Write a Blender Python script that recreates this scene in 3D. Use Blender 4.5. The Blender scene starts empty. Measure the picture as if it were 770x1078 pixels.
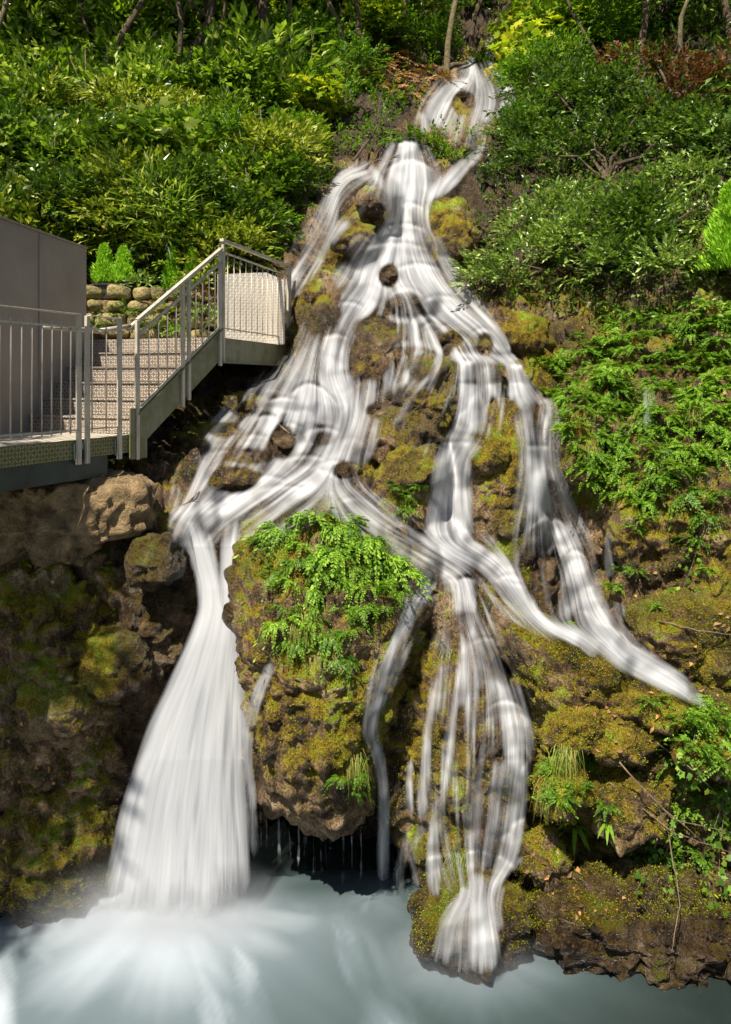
import bpy, math, random
import numpy as np
from mathutils import Vector, Matrix
from mathutils.bvhtree import BVHTree
random.seed(7)
RNG = np.random.default_rng(7)
SC = bpy.context.scene
COL = SC.collection
F, CX, HY, CZ = 900.0, 385.0, 402.0, 4.7          # focal length in photo pixels, centre column, horizon row, eye height

def at(px, py, Y):
    return Vector(((px-CX)/F*Y, Y, CZ+(HY-py)/F*Y))

# ------------------------------------------------------------------ noise
def _hash(ix, iy, iz, s):
    h = (ix*374761393 + iy*668265263 + iz*2147483647 + s*1274126177) & 0xFFFFFFFF
    h = ((h ^ (h >> 13))*1274126177) & 0xFFFFFFFF
    h = ((h ^ (h >> 16))*2246822519) & 0xFFFFFFFF
    return ((h ^ (h >> 15)) & 0xFFFFFF)/float(0xFFFFFF)
def vnoise(P, f, s=0):
    Q = P*f + 1000.0
    I = np.floor(Q).astype(np.int64); T = Q-I; T = T*T*T*(T*(T*6-15)+10)
    r = 0
    for dx in (0, 1):
        wx = T[..., 0] if dx else 1-T[..., 0]
        for dy in (0, 1):
            wy = T[..., 1] if dy else 1-T[..., 1]
            for dz in (0, 1):
                wz = T[..., 2] if dz else 1-T[..., 2]
                r = r + wx*wy*wz*_hash(I[..., 0]+dx, I[..., 1]+dy, I[..., 2]+dz, s)
    return r*2-1
def fbm(P, f, o=4, s=0, g=0.5):
    r = 0; a = 1.0; n = 0
    for i in range(o):
        r = r+a*vnoise(P, f*2.03**i, s+i*17); n += a; a *= g
    return r/n
def billow(P, f, o=4, s=0, g=0.5):
    r = 0; a = 1.0; n = 0
    for i in range(o):
        r = r+a*(1-2.6*np.abs(vnoise(P, f*2.03**i, s+i*17))); n += a; a *= g
    return r/n
def worley(P, f, s=0):
    Q = P*f+1000.0; I = np.floor(Q).astype(np.int64); T = Q-I
    best = np.full(P.shape[:-1], 9.0)
    for dx in (-1, 0, 1):
        for dy in (-1, 0, 1):
            for dz in (-1, 0, 1):
                a, b, c = I[..., 0]+dx, I[..., 1]+dy, I[..., 2]+dz
                d = (dx+_hash(a, b, c, s)-T[..., 0])**2+(dy+_hash(a, b, c, s+5)-T[..., 1])**2+(dz+_hash(a, b, c, s+9)-T[..., 2])**2
                best = np.minimum(best, d)
    return np.sqrt(best)
def sstep(a, b, x):
    t = np.clip((x-a)/(b-a), 0, 1); return t*t*(3-2*t)

# ------------------------------------------------------------------ tagging and mesh linking
def tag(o, label=None, cat=None, group=None, kind=None):
    if label: o['label'] = label
    if cat: o['category'] = cat
    if group: o['group'] = group
    if kind: o['kind'] = kind
    return o
def empty(name, loc=(0, 0, 0), rz=0.0, s=1.0):
    o = bpy.data.objects.new(name, None); COL.objects.link(o)
    o.location = loc; o.rotation_euler = (0, 0, rz); o.scale = (s, s, s)
    o.empty_display_size = .1
    return o
def mesh_np(name, V, Fc, mat=None, parent=None, smooth=False, attrs=None, uv=None):
    """Fc: int array n x 3 or n x 4 (or a list of such)"""
    me = bpy.data.meshes.new(name)
    V = np.asarray(V, dtype=np.float32)
    Fs = Fc if isinstance(Fc, list) else [Fc]
    loops = np.concatenate([np.asarray(f, dtype=np.int32).ravel() for f in Fs])
    tot = np.concatenate([np.full(len(f), np.asarray(f).shape[1], dtype=np.int32) for f in Fs])
    st = np.concatenate([[0], np.cumsum(tot)[:-1]]).astype(np.int32)
    me.vertices.add(len(V)); me.vertices.foreach_set('co', V.ravel())
    me.loops.add(len(loops)); me.loops.foreach_set('vertex_index', loops)
    me.polygons.add(len(tot)); me.polygons.foreach_set('loop_start', st); me.polygons.foreach_set('loop_total', tot)
    me.update(calc_edges=True)
    me.polygons.foreach_set('use_smooth', np.full(len(tot), smooth))
    for k, a in (attrs or {}).items():
        at_ = me.attributes.new(k, 'FLOAT', 'POINT'); at_.data.foreach_set('value', np.asarray(a, dtype=np.float32))
    if uv is not None:
        l = me.uv_layers.new(name='UVMap'); l.data.foreach_set('uv', np.asarray(uv, dtype=np.float32)[loops].ravel())
    if mat: me.materials.append(mat)
    o = bpy.data.objects.new(name, me); COL.objects.link(o)
    if parent: o.parent = parent
    return o
class MB:
    """collects boxes, bars, tubes into one mesh, with metric UVs by face"""
    def __init__(s): s.v = []; s.f = []; s.uv = []
    def face(s, idx, uvs=None):
        s.f.append(tuple(idx))
        P = [s.v[i] for i in idx]
        if uvs is None:
            e = (P[1]-P[0]); n = e.cross(P[-1]-P[0])
            if n.length < 1e-12: n = Vector((0, 0, 1))
            n.normalize()
            if abs(n.z) > .8: uvs = [(p.x, p.y) for p in P]
            else:
                t = Vector((0, 0, 1)).cross(n).normalized(); uvs = [(p.dot(t), p.z) for p in P]
        s.uv += uvs
    def hexa(s, a, b):
        """a, b: 4-point rings"""
        k = len(s.v); s.v += [Vector(p) for p in a]+[Vector(p) for p in b]
        for q in ((3, 2, 1, 0), (4, 5, 6, 7), (0, 1, 5, 4), (1, 2, 6, 5), (2, 3, 7, 6), (3, 0, 4, 7)):
            s.face([k+i for i in q])
    def box(s, c, sx, sy, sz, d=(1, 0)):
        d = Vector((d[0], d[1], 0)).normalized(); n = Vector((-d.y, d.x, 0)); c = Vector(c)
        r = [c-d*sx/2-n*sy/2, c+d*sx/2-n*sy/2, c+d*sx/2+n*sy/2, c-d*sx/2+n*sy/2]
        z = Vector((0, 0, sz/2)); s.hexa([p-z for p in r], [p+z for p in r])
    def bar(s, p, q, w, h, up=(0, 0, 1)):
        p = Vector(p); q = Vector(q); d = (q-p).normalized(); u = Vector(up)
        n = d.cross(u)
        if n.length < 1e-4: n = d.cross(Vector((0, 1, 0)))
        n.normalize(); u = n.cross(d).normalized()
        r = [-n*w/2-u*h/2, n*w/2-u*h/2, n*w/2+u*h/2, -n*w/2+u*h/2]
        s.hexa([p+x for x in r], [q+x for x in r])
    def tube(s, pts, rad, n=8, cap=True):
        pts = [Vector(p) for p in pts]
        rads = rad if isinstance(rad, (list, tuple)) else [rad]*len(pts)
        k0 = len(s.v); ref = Vector((0.3, 0.2, 1)).normalized()
        for i, p in enumerate(pts):
            d = (pts[min(i+1, len(pts)-1)]-pts[max(i-1, 0)]).normalized()
            a = d.cross(ref)
            if a.length < .1: a = d.cross(Vector((1, 0, 0)))
            a.normalize(); b = d.cross(a)
            for j in range(n):
                t = 2*math.pi*j/n; s.v.append(p+(a*math.cos(t)+b*math.sin(t))*rads[i])
        for i in range(len(pts)-1):
            for j in range(n):
                A = k0+i*n+j; B = k0+i*n+(j+1) % n
                s.face([A, B, B+n, A+n], [(j/n*.3, i*.2), ((j+1)/n*.3, i*.2), ((j+1)/n*.3, (i+1)*.2), (j/n*.3, (i+1)*.2)])
        if cap:
            s.face([k0+j for j in range(n)][::-1]); s.face([k0+(len(pts)-1)*n+j for j in range(n)])
    def build(s, name, mat, parent=None, smooth=False, bevel=0.0, org=None):
        me = bpy.data.meshes.new(name)
        o0 = Vector(org) if org is not None else (Vector(parent.location) if parent and org is None else Vector((0, 0, 0)))
        me.from_pydata([tuple(v-o0) for v in s.v], [], s.f)
        uv = me.uv_layers.new(name='UVMap'); uv.data.foreach_set('uv', np.array(s.uv, dtype=np.float32).ravel())
        me.materials.append(mat)
        if smooth: me.polygons.foreach_set('use_smooth', [True]*len(me.polygons))
        o = bpy.data.objects.new(name, me); COL.objects.link(o)
        if parent: o.parent = parent
        elif org is not None: o.location = org
        if bevel:
            m = o.modifiers.new('edge', 'BEVEL'); m.width = bevel; m.segments = 2; m.limit_method = 'ANGLE'
        return o

# ------------------------------------------------------------------ materials
def newmat(name):
    m = bpy.data.materials.new(name); m.use_nodes = True
    nt = m.node_tree; nt.nodes.clear()
    return m, nt
class NB:
    def __init__(s, nt): s.nt = nt
    def n(s, t, **kw):
        x = s.nt.nodes.new(t)
        ins = kw.pop('ins', {})
        for k, v in kw.items(): setattr(x, k, v)
        for k, v in ins.items(): s.set(x.inputs[k], v)
        return x
    def set(s, sock, v):
        if hasattr(v, 'is_output') or isinstance(v, bpy.types.NodeSocket): s.nt.links.new(v, sock)
        elif hasattr(v, 'outputs'): s.nt.links.new(v.outputs[0], sock)
        else:
            if isinstance(v, (tuple, list)) and len(v) == 3 and sock.type == 'RGBA': v = (*v, 1)
            sock.default_value = v
    def math(s, op, a, b=None, c=None, clamp=False):
        x = s.nt.nodes.new('ShaderNodeMath'); x.operation = op; x.use_clamp = clamp
        s.set(x.inputs[0], a)
        if b is not None: s.set(x.inputs[1], b)
        if c is not None: s.set(x.inputs[2], c)
        return x.outputs[0]
    def mix(s, fac, a, b, mode='MIX'):
        x = s.nt.nodes.new('ShaderNodeMix'); x.data_type = 'RGBA'; x.blend_type = mode
        s.set(x.inputs[0], fac); s.set(x.inputs[6], a); s.set(x.inputs[7], b)
        return x.outputs[2]
    def ramp(s, fac, stops, interp='LINEAR'):
        x = s.nt.nodes.new('ShaderNodeValToRGB'); s.set(x.inputs[0], fac); cr = x.color_ramp; cr.interpolation = interp
        while len(cr.elements) > 1: cr.elements.remove(cr.elements[-1])
        for i, (p, c) in enumerate(stops):
            e = cr.elements[0] if i == 0 else cr.elements.new(p)
            e.position = p; e.color = (*c, 1) if not isinstance(c, (int, float)) else (c, c, c, 1)
        return x.outputs[0]
    def noise(s, vec, scale, detail=4, rough=.55, dist=0):
        x = s.n('ShaderNodeTexNoise'); s.set(x.inputs['Vector'], vec)
        x.inputs['Scale'].default_value = scale; x.inputs['Detail'].default_value = detail
        x.inputs['Roughness'].default_value = rough; x.inputs['Distortion'].default_value = dist
        return x.outputs[0]
    def mapping(s, vec, scale=(1, 1, 1), rot=(0, 0, 0)):
        x = s.n('ShaderNodeMapping'); s.set(x.inputs['Vector'], vec)
        x.inputs['Scale'].default_value = scale; x.inputs['Rotation'].default_value = rot
        return x.outputs[0]
    def bump(s, h, dist, strength=1.0, normal=None):
        x = s.n('ShaderNodeBump'); s.set(x.inputs['Height'], h); x.inputs['Distance'].default_value = dist
        x.inputs['Strength'].default_value = strength
        if normal is not None: s.set(x.inputs['Normal'], normal)
        return x.outputs[0]
    def out(s, sh):
        x = s.n('ShaderNodeOutputMaterial'); s.nt.links.new(sh, x.inputs['Surface'])
    def pbsdf(s, **kw):
        x = s.n('ShaderNodeBsdfPrincipled')
        for k, v in kw.items(): s.set(x.inputs[k.replace('_', ' ')], v)
        return x.outputs[0]

def attr(nb, name): 
    x = nb.n('ShaderNodeAttribute', attribute_name=name); return x.outputs['Fac']

def mat_rock(name='tufa rock', tan=0.0):
    m, nt = newmat(name); nb = NB(nt)
    pos = nb.n('ShaderNodeNewGeometry').outputs['Position']
    moss = attr(nb, 'moss'); wet = attr(nb, 'wet'); soil = attr(nb, 'soil')
    n1 = nb.noise(pos, 2.2, 5, .6); n2 = nb.noise(pos, 9, 6, .65); n3 = nb.noise(pos, 45, 5, .7); n4 = nb.noise(pos, 95, 3, .75)
    mix12 = nb.math('ADD', nb.math('MULTIPLY', n1, .45), nb.math('ADD', nb.math('MULTIPLY', n2, .35), nb.math('MULTIPLY', n3, .25)))
    rock = nb.ramp(mix12, [(.41, (.012, .008, .005)), (.47, (.06, .034, .014)), (.53, (.20, .115, .048)), (.585, (.38, .25, .13)), (.65, (.60, .45, .30))])
    mossc = nb.ramp(nb.math('ADD', nb.math('MULTIPLY', n1, .5), nb.math('ADD', nb.math('MULTIPLY', n2, .3), nb.math('MULTIPLY', n3, .22))),
                    [(.41, (.018, .015, .002)), (.465, (.15, .085, .005)), (.52, (.32, .23, .008)), (.57, (.18, .26, .010)), (.64, (.46, .50, .03))])
    vor = nb.n('ShaderNodeTexVoronoi'); nb.set(vor.inputs['Vector'], pos); vor.inputs['Scale'].default_value = 34
    vc = nb.n('ShaderNodeSeparateColor'); nb.set(vc.inputs[0], vor.outputs['Color'])
    speck = nb.math('MULTIPLY', nb.ramp(vc.outputs[0], [(.70, 0.0), (.80, 1.0)]), nb.ramp(vor.outputs['Distance'], [(.25, 1.0), (.55, 0.0)]))
    grain = nb.ramp(n4, [(.3, .45), (.5, 1.0), (.7, 1.75)])
    soilc = nb.ramp(nb.math('ADD', nb.math('MULTIPLY', n2, .5), nb.math('MULTIPLY', n3, .5)),
                    [(.38, (.012, .010, .006)), (.5, (.05, .033, .018)), (.58, (.12, .07, .035)), (.66, (.07, .085, .02)), (.72, (.25, .17, .10))])
    mf = nb.math('ADD', moss, nb.math('MULTIPLY', nb.math('SUBTRACT', n3, .5), 1.3))
    mf = nb.ramp(mf, [(.38, 0.0), (.58, 1.0)])
    c = nb.mix(mf, rock, mossc)
    c = nb.mix(soil, c, soilc)
    c = nb.mix(nb.math('MULTIPLY', speck, nb.math('SUBTRACT', .75, nb.math('MULTIPLY', mf, .5))), c, nb.mix(vc.outputs[1], (.42, .30, .19), (.16, .08, .035)))
    c = nb.mix(1.0, c, grain, 'MULTIPLY')
    wet_shade = nb.math('MULTIPLY', wet, .95)
    c = nb.mix(wet_shade, c, nb.mix(.74, c, (.010, .008, .005)))  # wet rock darkens; extra depth paints in overhang shade at the bank
    h = nb.math('ADD', nb.math('MULTIPLY', n3, .6), nb.math('ADD', nb.math('MULTIPLY', n4, .35), nb.math('MULTIPLY', n2, .9)))
    bn = nb.bump(h, .085, 1.0)
    rough = nb.math('SUBTRACT', .92, nb.math('MULTIPLY', wet, .5))
    rough = nb.math('SUBTRACT', rough, nb.math('MULTIPLY', nb.math('SUBTRACT', 1.0, mf), .22))
    nb.out(nb.pbsdf(Base_Color=c, Roughness=rough, Normal=bn, Specular_IOR_Level=.4))
    return m

def mat_leaf(name, cols, rough=.4, trans=.45, spec=.5, rscale=1.0):
    """cols: ramp colours picked at random for each leaf"""
    m, nt = newmat(name); nb = NB(nt)
    geo = nb.n('ShaderNodeNewGeometry'); r = geo.outputs['Random Per Island']
    oi = nb.n('ShaderNodeObjectInfo').outputs['Random']
    big = nb.noise(geo.outputs['Position'], .9, 3, .5)
    f = nb.math('ADD', nb.math('MULTIPLY', nb.math('POWER', r, 1.25), .85), nb.math('ADD', nb.math('MULTIPLY', oi, .12), nb.math('MULTIPLY', nb.math('SUBTRACT', big, .45), .8)), clamp=True)
    n = len(cols)
    c = nb.ramp(f, [(i/(n-1) if n > 1 else 0, cc) for i, cc in enumerate(cols)])
    d = nb.pbsdf(Base_Color=c, Roughness=rough, Specular_IOR_Level=spec)
    t = nb.n('ShaderNodeBsdfTranslucent'); nb.set(t.inputs[0], nb.mix(1.0, c, (1.5, 1.6, .7), 'MULTIPLY'))
    mx = nb.n('ShaderNodeMixShader'); mx.inputs[0].default_value = trans*.6
    nt.links.new(d, mx.inputs[1]); nt.links.new(t.outputs[0], mx.inputs[2])
    nb.out(mx.outputs[0])
    return m
def mat_simple(name, col, rough=.6, metal=0.0, var=.25, scale=8, bump=.0, col2=None):
    m, nt = newmat(name); nb = NB(nt)
    pos = nb.n('ShaderNodeNewGeometry').outputs['Position']
    n1 = nb.noise(pos, scale, 5, .6)
    c2 = col2 or tuple(x*(1-var*1.6) for x in col)
    c = nb.ramp(n1, [(.3, c2), (.65, col)])
    kw = dict(Base_Color=c, Roughness=nb.math('ADD', rough-.08, nb.math('MULTIPLY', n1, .16)), Metallic=metal)
    if bump: kw['Normal'] = nb.bump(nb.noise(pos, scale*5, 5, .65), bump)
    nb.out(nb.pbsdf(**kw)); return m
def mat_metal(name='galvanised steel', algae=0.0):
    m, nt = newmat(name); nb = NB(nt)
    pos = nb.n('ShaderNodeNewGeometry').outputs['Position']
    n1 = nb.noise(pos, 5, 5, .6); n2 = nb.noise(nb.mapping(pos, (30, 30, 5)), 1.0, 4, .6)
    sep = nb.n('ShaderNodeSeparateXYZ'); nb.set(sep.inputs[0], pos)
    c = nb.ramp(nb.math('ADD', nb.math('MULTIPLY', n1, .5), nb.math('MULTIPLY', n2, .5)), [(.35, (.30, .26, .205)), (.5, (.48, .42, .335)), (.7, (.60, .53, .43))])
    # algae film, strongest on the low steel near the deck
    al = nb.math('MULTIPLY', nb.ramp(n1, [(.42, 0.0), (.62, 1.0)]), .7)
    alm = algae
    c = nb.mix(nb.math('MULTIPLY', nb.math('ADD', al, .35, clamp=True), alm), c, (.13, .14, .035))
    if algae: c = nb.mix(.55, c, (.085, .095, .035))
    nb.out(nb.pbsdf(Base_Color=c, Roughness=.5, Metallic=.25, Specular_IOR_Level=.5)); return m
def mat_chequer(name, base=(.60, .50, .40), algae=0.0, s=.036, dk=.32):
    m, nt = newmat(name); nb = NB(nt)
    uv = nb.n('ShaderNodeUVMap'); pos = nb.n('ShaderNodeNewGeometry').outputs['Position']
    sep = nb.n('ShaderNodeSeparateXYZ'); nb.set(sep.inputs[0], uv.outputs[0])
    u = nb.math('DIVIDE', sep.outputs[0], s); v = nb.math('DIVIDE', sep.outputs[1], s)
    par = nb.math('FLOORED_MODULO', nb.math('ADD', nb.math('FLOOR', u), nb.math('FLOOR', v)), 2.0)
    lx = nb.math('SUBTRACT', nb.math('FRACT', u), .5); ly = nb.math('SUBTRACT', nb.math('FRACT', v), .5)
    sg = nb.math('SUBTRACT', nb.math('MULTIPLY', par, 2.0), 1.0)
    a = nb.math('ADD', lx, nb.math('MULTIPLY', ly, sg)); b = nb.math('SUBTRACT', lx, nb.math('MULTIPLY', ly, sg))
    d = nb.math('ADD', nb.math('POWER', nb.math('ABSOLUTE', nb.math('DIVIDE', a, .82)), 2.0), nb.math('POWER', nb.math('ABSOLUTE', nb.math('DIVIDE', b, .26)), 2.0))
    h = nb.ramp(d, [(.45, 1.0), (1.0, 0.0)])
    n1 = nb.noise(pos, 4, 5, .6); n2 = nb.noise(pos, 30, 4, .6)
    dirt = tuple(x*dk for x in base)
    c = nb.mix(h, dirt, base)
    c = nb.mix(nb.ramp(n1, [(.4, 0.0), (.7, .4)]), c, base)
    if algae: c = nb.mix(nb.math('MULTIPLY', nb.ramp(n1, [(.35, .4), (.6, 1.0)]), algae), c, nb.mix(h, (.06, .06, .012), (.30, .26, .07)))
    nb.out(nb.pbsdf(Base_Color=c, Roughness=.45, Metallic=.3, Normal=nb.bump(h, .006, 1.0))); return m
def mat_deck():
    m, nt = newmat('ribbed deck plate'); nb = NB(nt)
    uv = nb.n('ShaderNodeUVMap'); pos = nb.n('ShaderNodeNewGeometry').outputs['Position']
    w = nb.n('ShaderNodeTexWave'); w.wave_type = 'BANDS'; w.bands_direction = 'X'
    nb.set(w.inputs['Vector'], nb.mapping(uv.outputs[0], (1, 1, 1), (0, 0, math.radians(5))))
    w.inputs['Scale'].default_value = 3.6; w.inputs['Distortion'].default_value = 0.15
    h = nb.ramp(w.outputs[0], [(.1, 0.0), (.35, 1.0)])
    n1 = nb.noise(pos, 6, 5, .6)
    c = nb.mix(h, (.10, .085, .06), (.60, .54, .44)); c = nb.mix(nb.ramp(n1, [(.45, 0.0), (.75, .5)]), c, (.2, .17, .08))
    nb.out(nb.pbsdf(Base_Color=c, Roughness=.55, Metallic=.1, Normal=nb.bump(h, .01))); return m
def mat_water():
    m, nt = newmat('falling water'); nb = NB(nt)
    uv = nb.n('ShaderNodeUVMap').outputs[0]
    dens = attr(nb, 'dens')
    a = nb.noise(nb.mapping(uv, (17, .8, 1)), 1.0, 3, .55, .2)
    b = nb.noise(nb.mapping(uv, (48, 1.2, 1)), 1.0, 2, .55)
    c = nb.noise(nb.mapping(uv, (6, 1.5, 1)), 1.0, 3, .5, .3)
    st = nb.math('ADD', nb.math('MULTIPLY', a, .46), nb.math('ADD', nb.math('MULTIPLY', b, .22), nb.math('MULTIPLY', c, .32)))
    st = nb.math('MULTIPLY', nb.math('SUBTRACT', st, .5), 2.3)
    al = nb.math('ADD', nb.math('MULTIPLY', dens, 1.15), nb.math('SUBTRACT', st, .22))
    al = nb.ramp(al, [(0.0, 0.0), (.5, .42), (1.0, .93)], 'EASE')
    al = nb.math('MULTIPLY', al, nb.ramp(dens, [(0.0, 0.0), (.25, 1.0)]))
    col = nb.ramp(nb.math('ADD', st, .5), [(0.0, (.60, .62, .67)), (.9, (.82, .82, .84))])
    d = nb.n('ShaderNodeBsdfDiffuse'); nb.set(d.inputs[0], col)
    t = nb.n('ShaderNodeBsdfTranslucent'); nb.set(t.inputs[0], col)
    mx = nb.n('ShaderNodeMixShader'); mx.inputs[0].default_value = .35
    nt.links.new(d.outputs[0], mx.inputs[1]); nt.links.new(t.outputs[0], mx.inputs[2])
    tr = nb.n('ShaderNodeBsdfTransparent')
    m2 = nb.n('ShaderNodeMixShader'); nb.set(m2.inputs[0], al)
    nt.links.new(tr.outputs[0], m2.inputs[1]); nt.links.new(mx.outputs[0], m2.inputs[2])
    nb.out(m2.outputs[0]); return m
def mat_sheet():
    m, nt = newmat('silky water'); nb = NB(nt)
    al = attr(nb, 'alpha'); sh = attr(nb, 'shade')
    col = nb.ramp(sh, [(0.1, (.48, .49, .53)), (.5, (.60, .61, .635)), (.95, (.73, .735, .75))])
    d = nb.n('ShaderNodeBsdfDiffuse'); nb.set(d.inputs[0], col)
    t = nb.n('ShaderNodeBsdfTranslucent'); nb.set(t.inputs[0], col)
    mx = nb.n('ShaderNodeMixShader'); mx.inputs[0].default_value = .48
    nt.links.new(d.outputs[0], mx.inputs[1]); nt.links.new(t.outputs[0], mx.inputs[2])
    tr = nb.n('ShaderNodeBsdfTransparent'); m2 = nb.n('ShaderNodeMixShader'); nb.set(m2.inputs[0], al)
    nt.links.new(tr.outputs[0], m2.inputs[1]); nt.links.new(mx.outputs[0], m2.inputs[2])
    nb.out(m2.outputs[0]); return m
def mat_pool():
    m, nt = newmat('churned pool water'); nb = NB(nt)
    foam = attr(nb, 'foam')
    c = nb.ramp(foam, [(0.0, (.008, .013, .010)), (.3, (.045, .065, .065)), (.6, (.12, .155, .17)), (1.0, (.46, .50, .55))])
    rough = nb.math('ADD', .18, nb.math('MULTIPLY', foam, .6), clamp=True)
    nb.out(nb.pbsdf(Base_Color=c, Roughness=rough, Specular_IOR_Level=.5)); return m

M = {}
M['rock'] = mat_rock()
M['metal'] = mat_metal(); M['metala'] = mat_metal('algae stained steel', .85)
M['deck'] = mat_deck()
M['cheq'] = mat_chequer('chequer plate')
M['cheqa'] = mat_chequer('mossy chequer plate', (.45, .42, .25), .8)
M['cheqw'] = mat_chequer('pale chequer plate', (.66, .60, .50), 0, .040, .62)
M['wallgrey'] = mat_simple('grey painted sheet', (.30, .25, .215), .5, 0, .16, 1.8)
M['beam'] = mat_simple('dark green beam', (.028, .05, .045), .5, 0, .5, 4)
M['water'] = mat_water(); M['sheet'] = mat_sheet(); M['pool'] = mat_pool()
M['bark'] = mat_simple('bark', (.14, .095, .055), .9, 0, .4, 12, .03, (.035, .028, .018))
M['barkpale'] = mat_simple('pale bark', (.22, .17, .08), .9, 0, .3, 12, .03, (.07, .055, .03))  # lighter brown bark colour
M['twig'] = mat_simple('dry twig', (.20, .14, .09), .85, 0, .4, 20)
M['pot'] = mat_simple('dark plastic pot', (.03, .026, .022), .55, 0, .3, 6)
M['terracotta'] = mat_simple('brown clay pot', (.16, .06, .035), .8, 0, .3, 6)
M['footing'] = mat_simple('rough tan stone', (.46, .31, .15), .95, 0, .4, 7, .10, (.12, .075, .03))
M['stone'] = mat_simple('yellow garden stone', (.42, .33, .13), .9, 0, .4, 4.5, .08, (.05, .055, .012))
M['sign'] = mat_simple('pale board', (.40, .40, .36), .7, 0, .2, 4)
M['laurel'] = mat_leaf('laurel leaves', [(.016, .034, .004), (.06, .12, .010), (.13, .23, .016), (.26, .36, .03), (.50, .54, .20)], .30, .55, .7)
M['laurel_y'] = mat_leaf('yellowish laurel leaves', [(.03, .05, .006), (.10, .14, .012), (.23, .28, .022), (.38, .42, .045), (.62, .58, .24)], .4, .5, .5)
M['dark'] = mat_leaf('dark leaves', [(.014, .034, .005), (.05, .10, .012), (.11, .20, .022), (.28, .38, .07)], .38, .4, .6)
M['bay'] = mat_leaf('bay leaves', [(.035, .08, .014), (.11, .19, .030), (.24, .35, .06), (.50, .56, .20)], .30, .4, .6)
M['herb'] = mat_leaf('herb leaves', [(.045, .10, .010), (.11, .23, .014), (.21, .37, .025), (.36, .52, .06)], .55, .6, .25)
M['herb_d'] = mat_leaf('deep green herb leaves', [(.028, .07, .006), (.065, .15, .010), (.13, .25, .018), (.24, .35, .03)], .5, .55, .3)
M['yellow'] = mat_leaf('yellow green leaves', [(.10, .18, .012), (.24, .34, .02), (.42, .46, .03), (.55, .48, .05)], .5, .7, .3)
M['conifer'] = mat_leaf('golden conifer', [(.14, .30, .015), (.24, .45, .02), (.38, .60, .04)], .6, .5, .3)
M['dead'] = mat_leaf('dead brown leaves', [(.05, .02, .012), (.12, .045, .02), (.20, .09, .04), (.28, .15, .08)], .6, .3, .3)
M['litter'] = mat_leaf('fallen leaves', [(.07, .035, .015), (.18, .08, .03), (.30, .17, .08), (.46, .22, .06), (.48, .38, .26)], .6, .2, .3)
M['grass'] = mat_leaf('grass blades', [(.05, .10, .01), (.13, .19, .02), (.28, .27, .04), (.40, .30, .10)], .5, .5, .3)
M['mosst'] = mat_leaf('moss tufts', [(.03, .027, .003), (.11, .09, .005), (.22, .20, .008), (.22, .27, .012), (.32, .36, .025)], .9, .3, .05)
M['dead_fern'] = mat_leaf('dry fern', [(.16, .08, .03), (.32, .17, .07), (.42, .26, .12)], .7, .3, .2)
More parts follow.
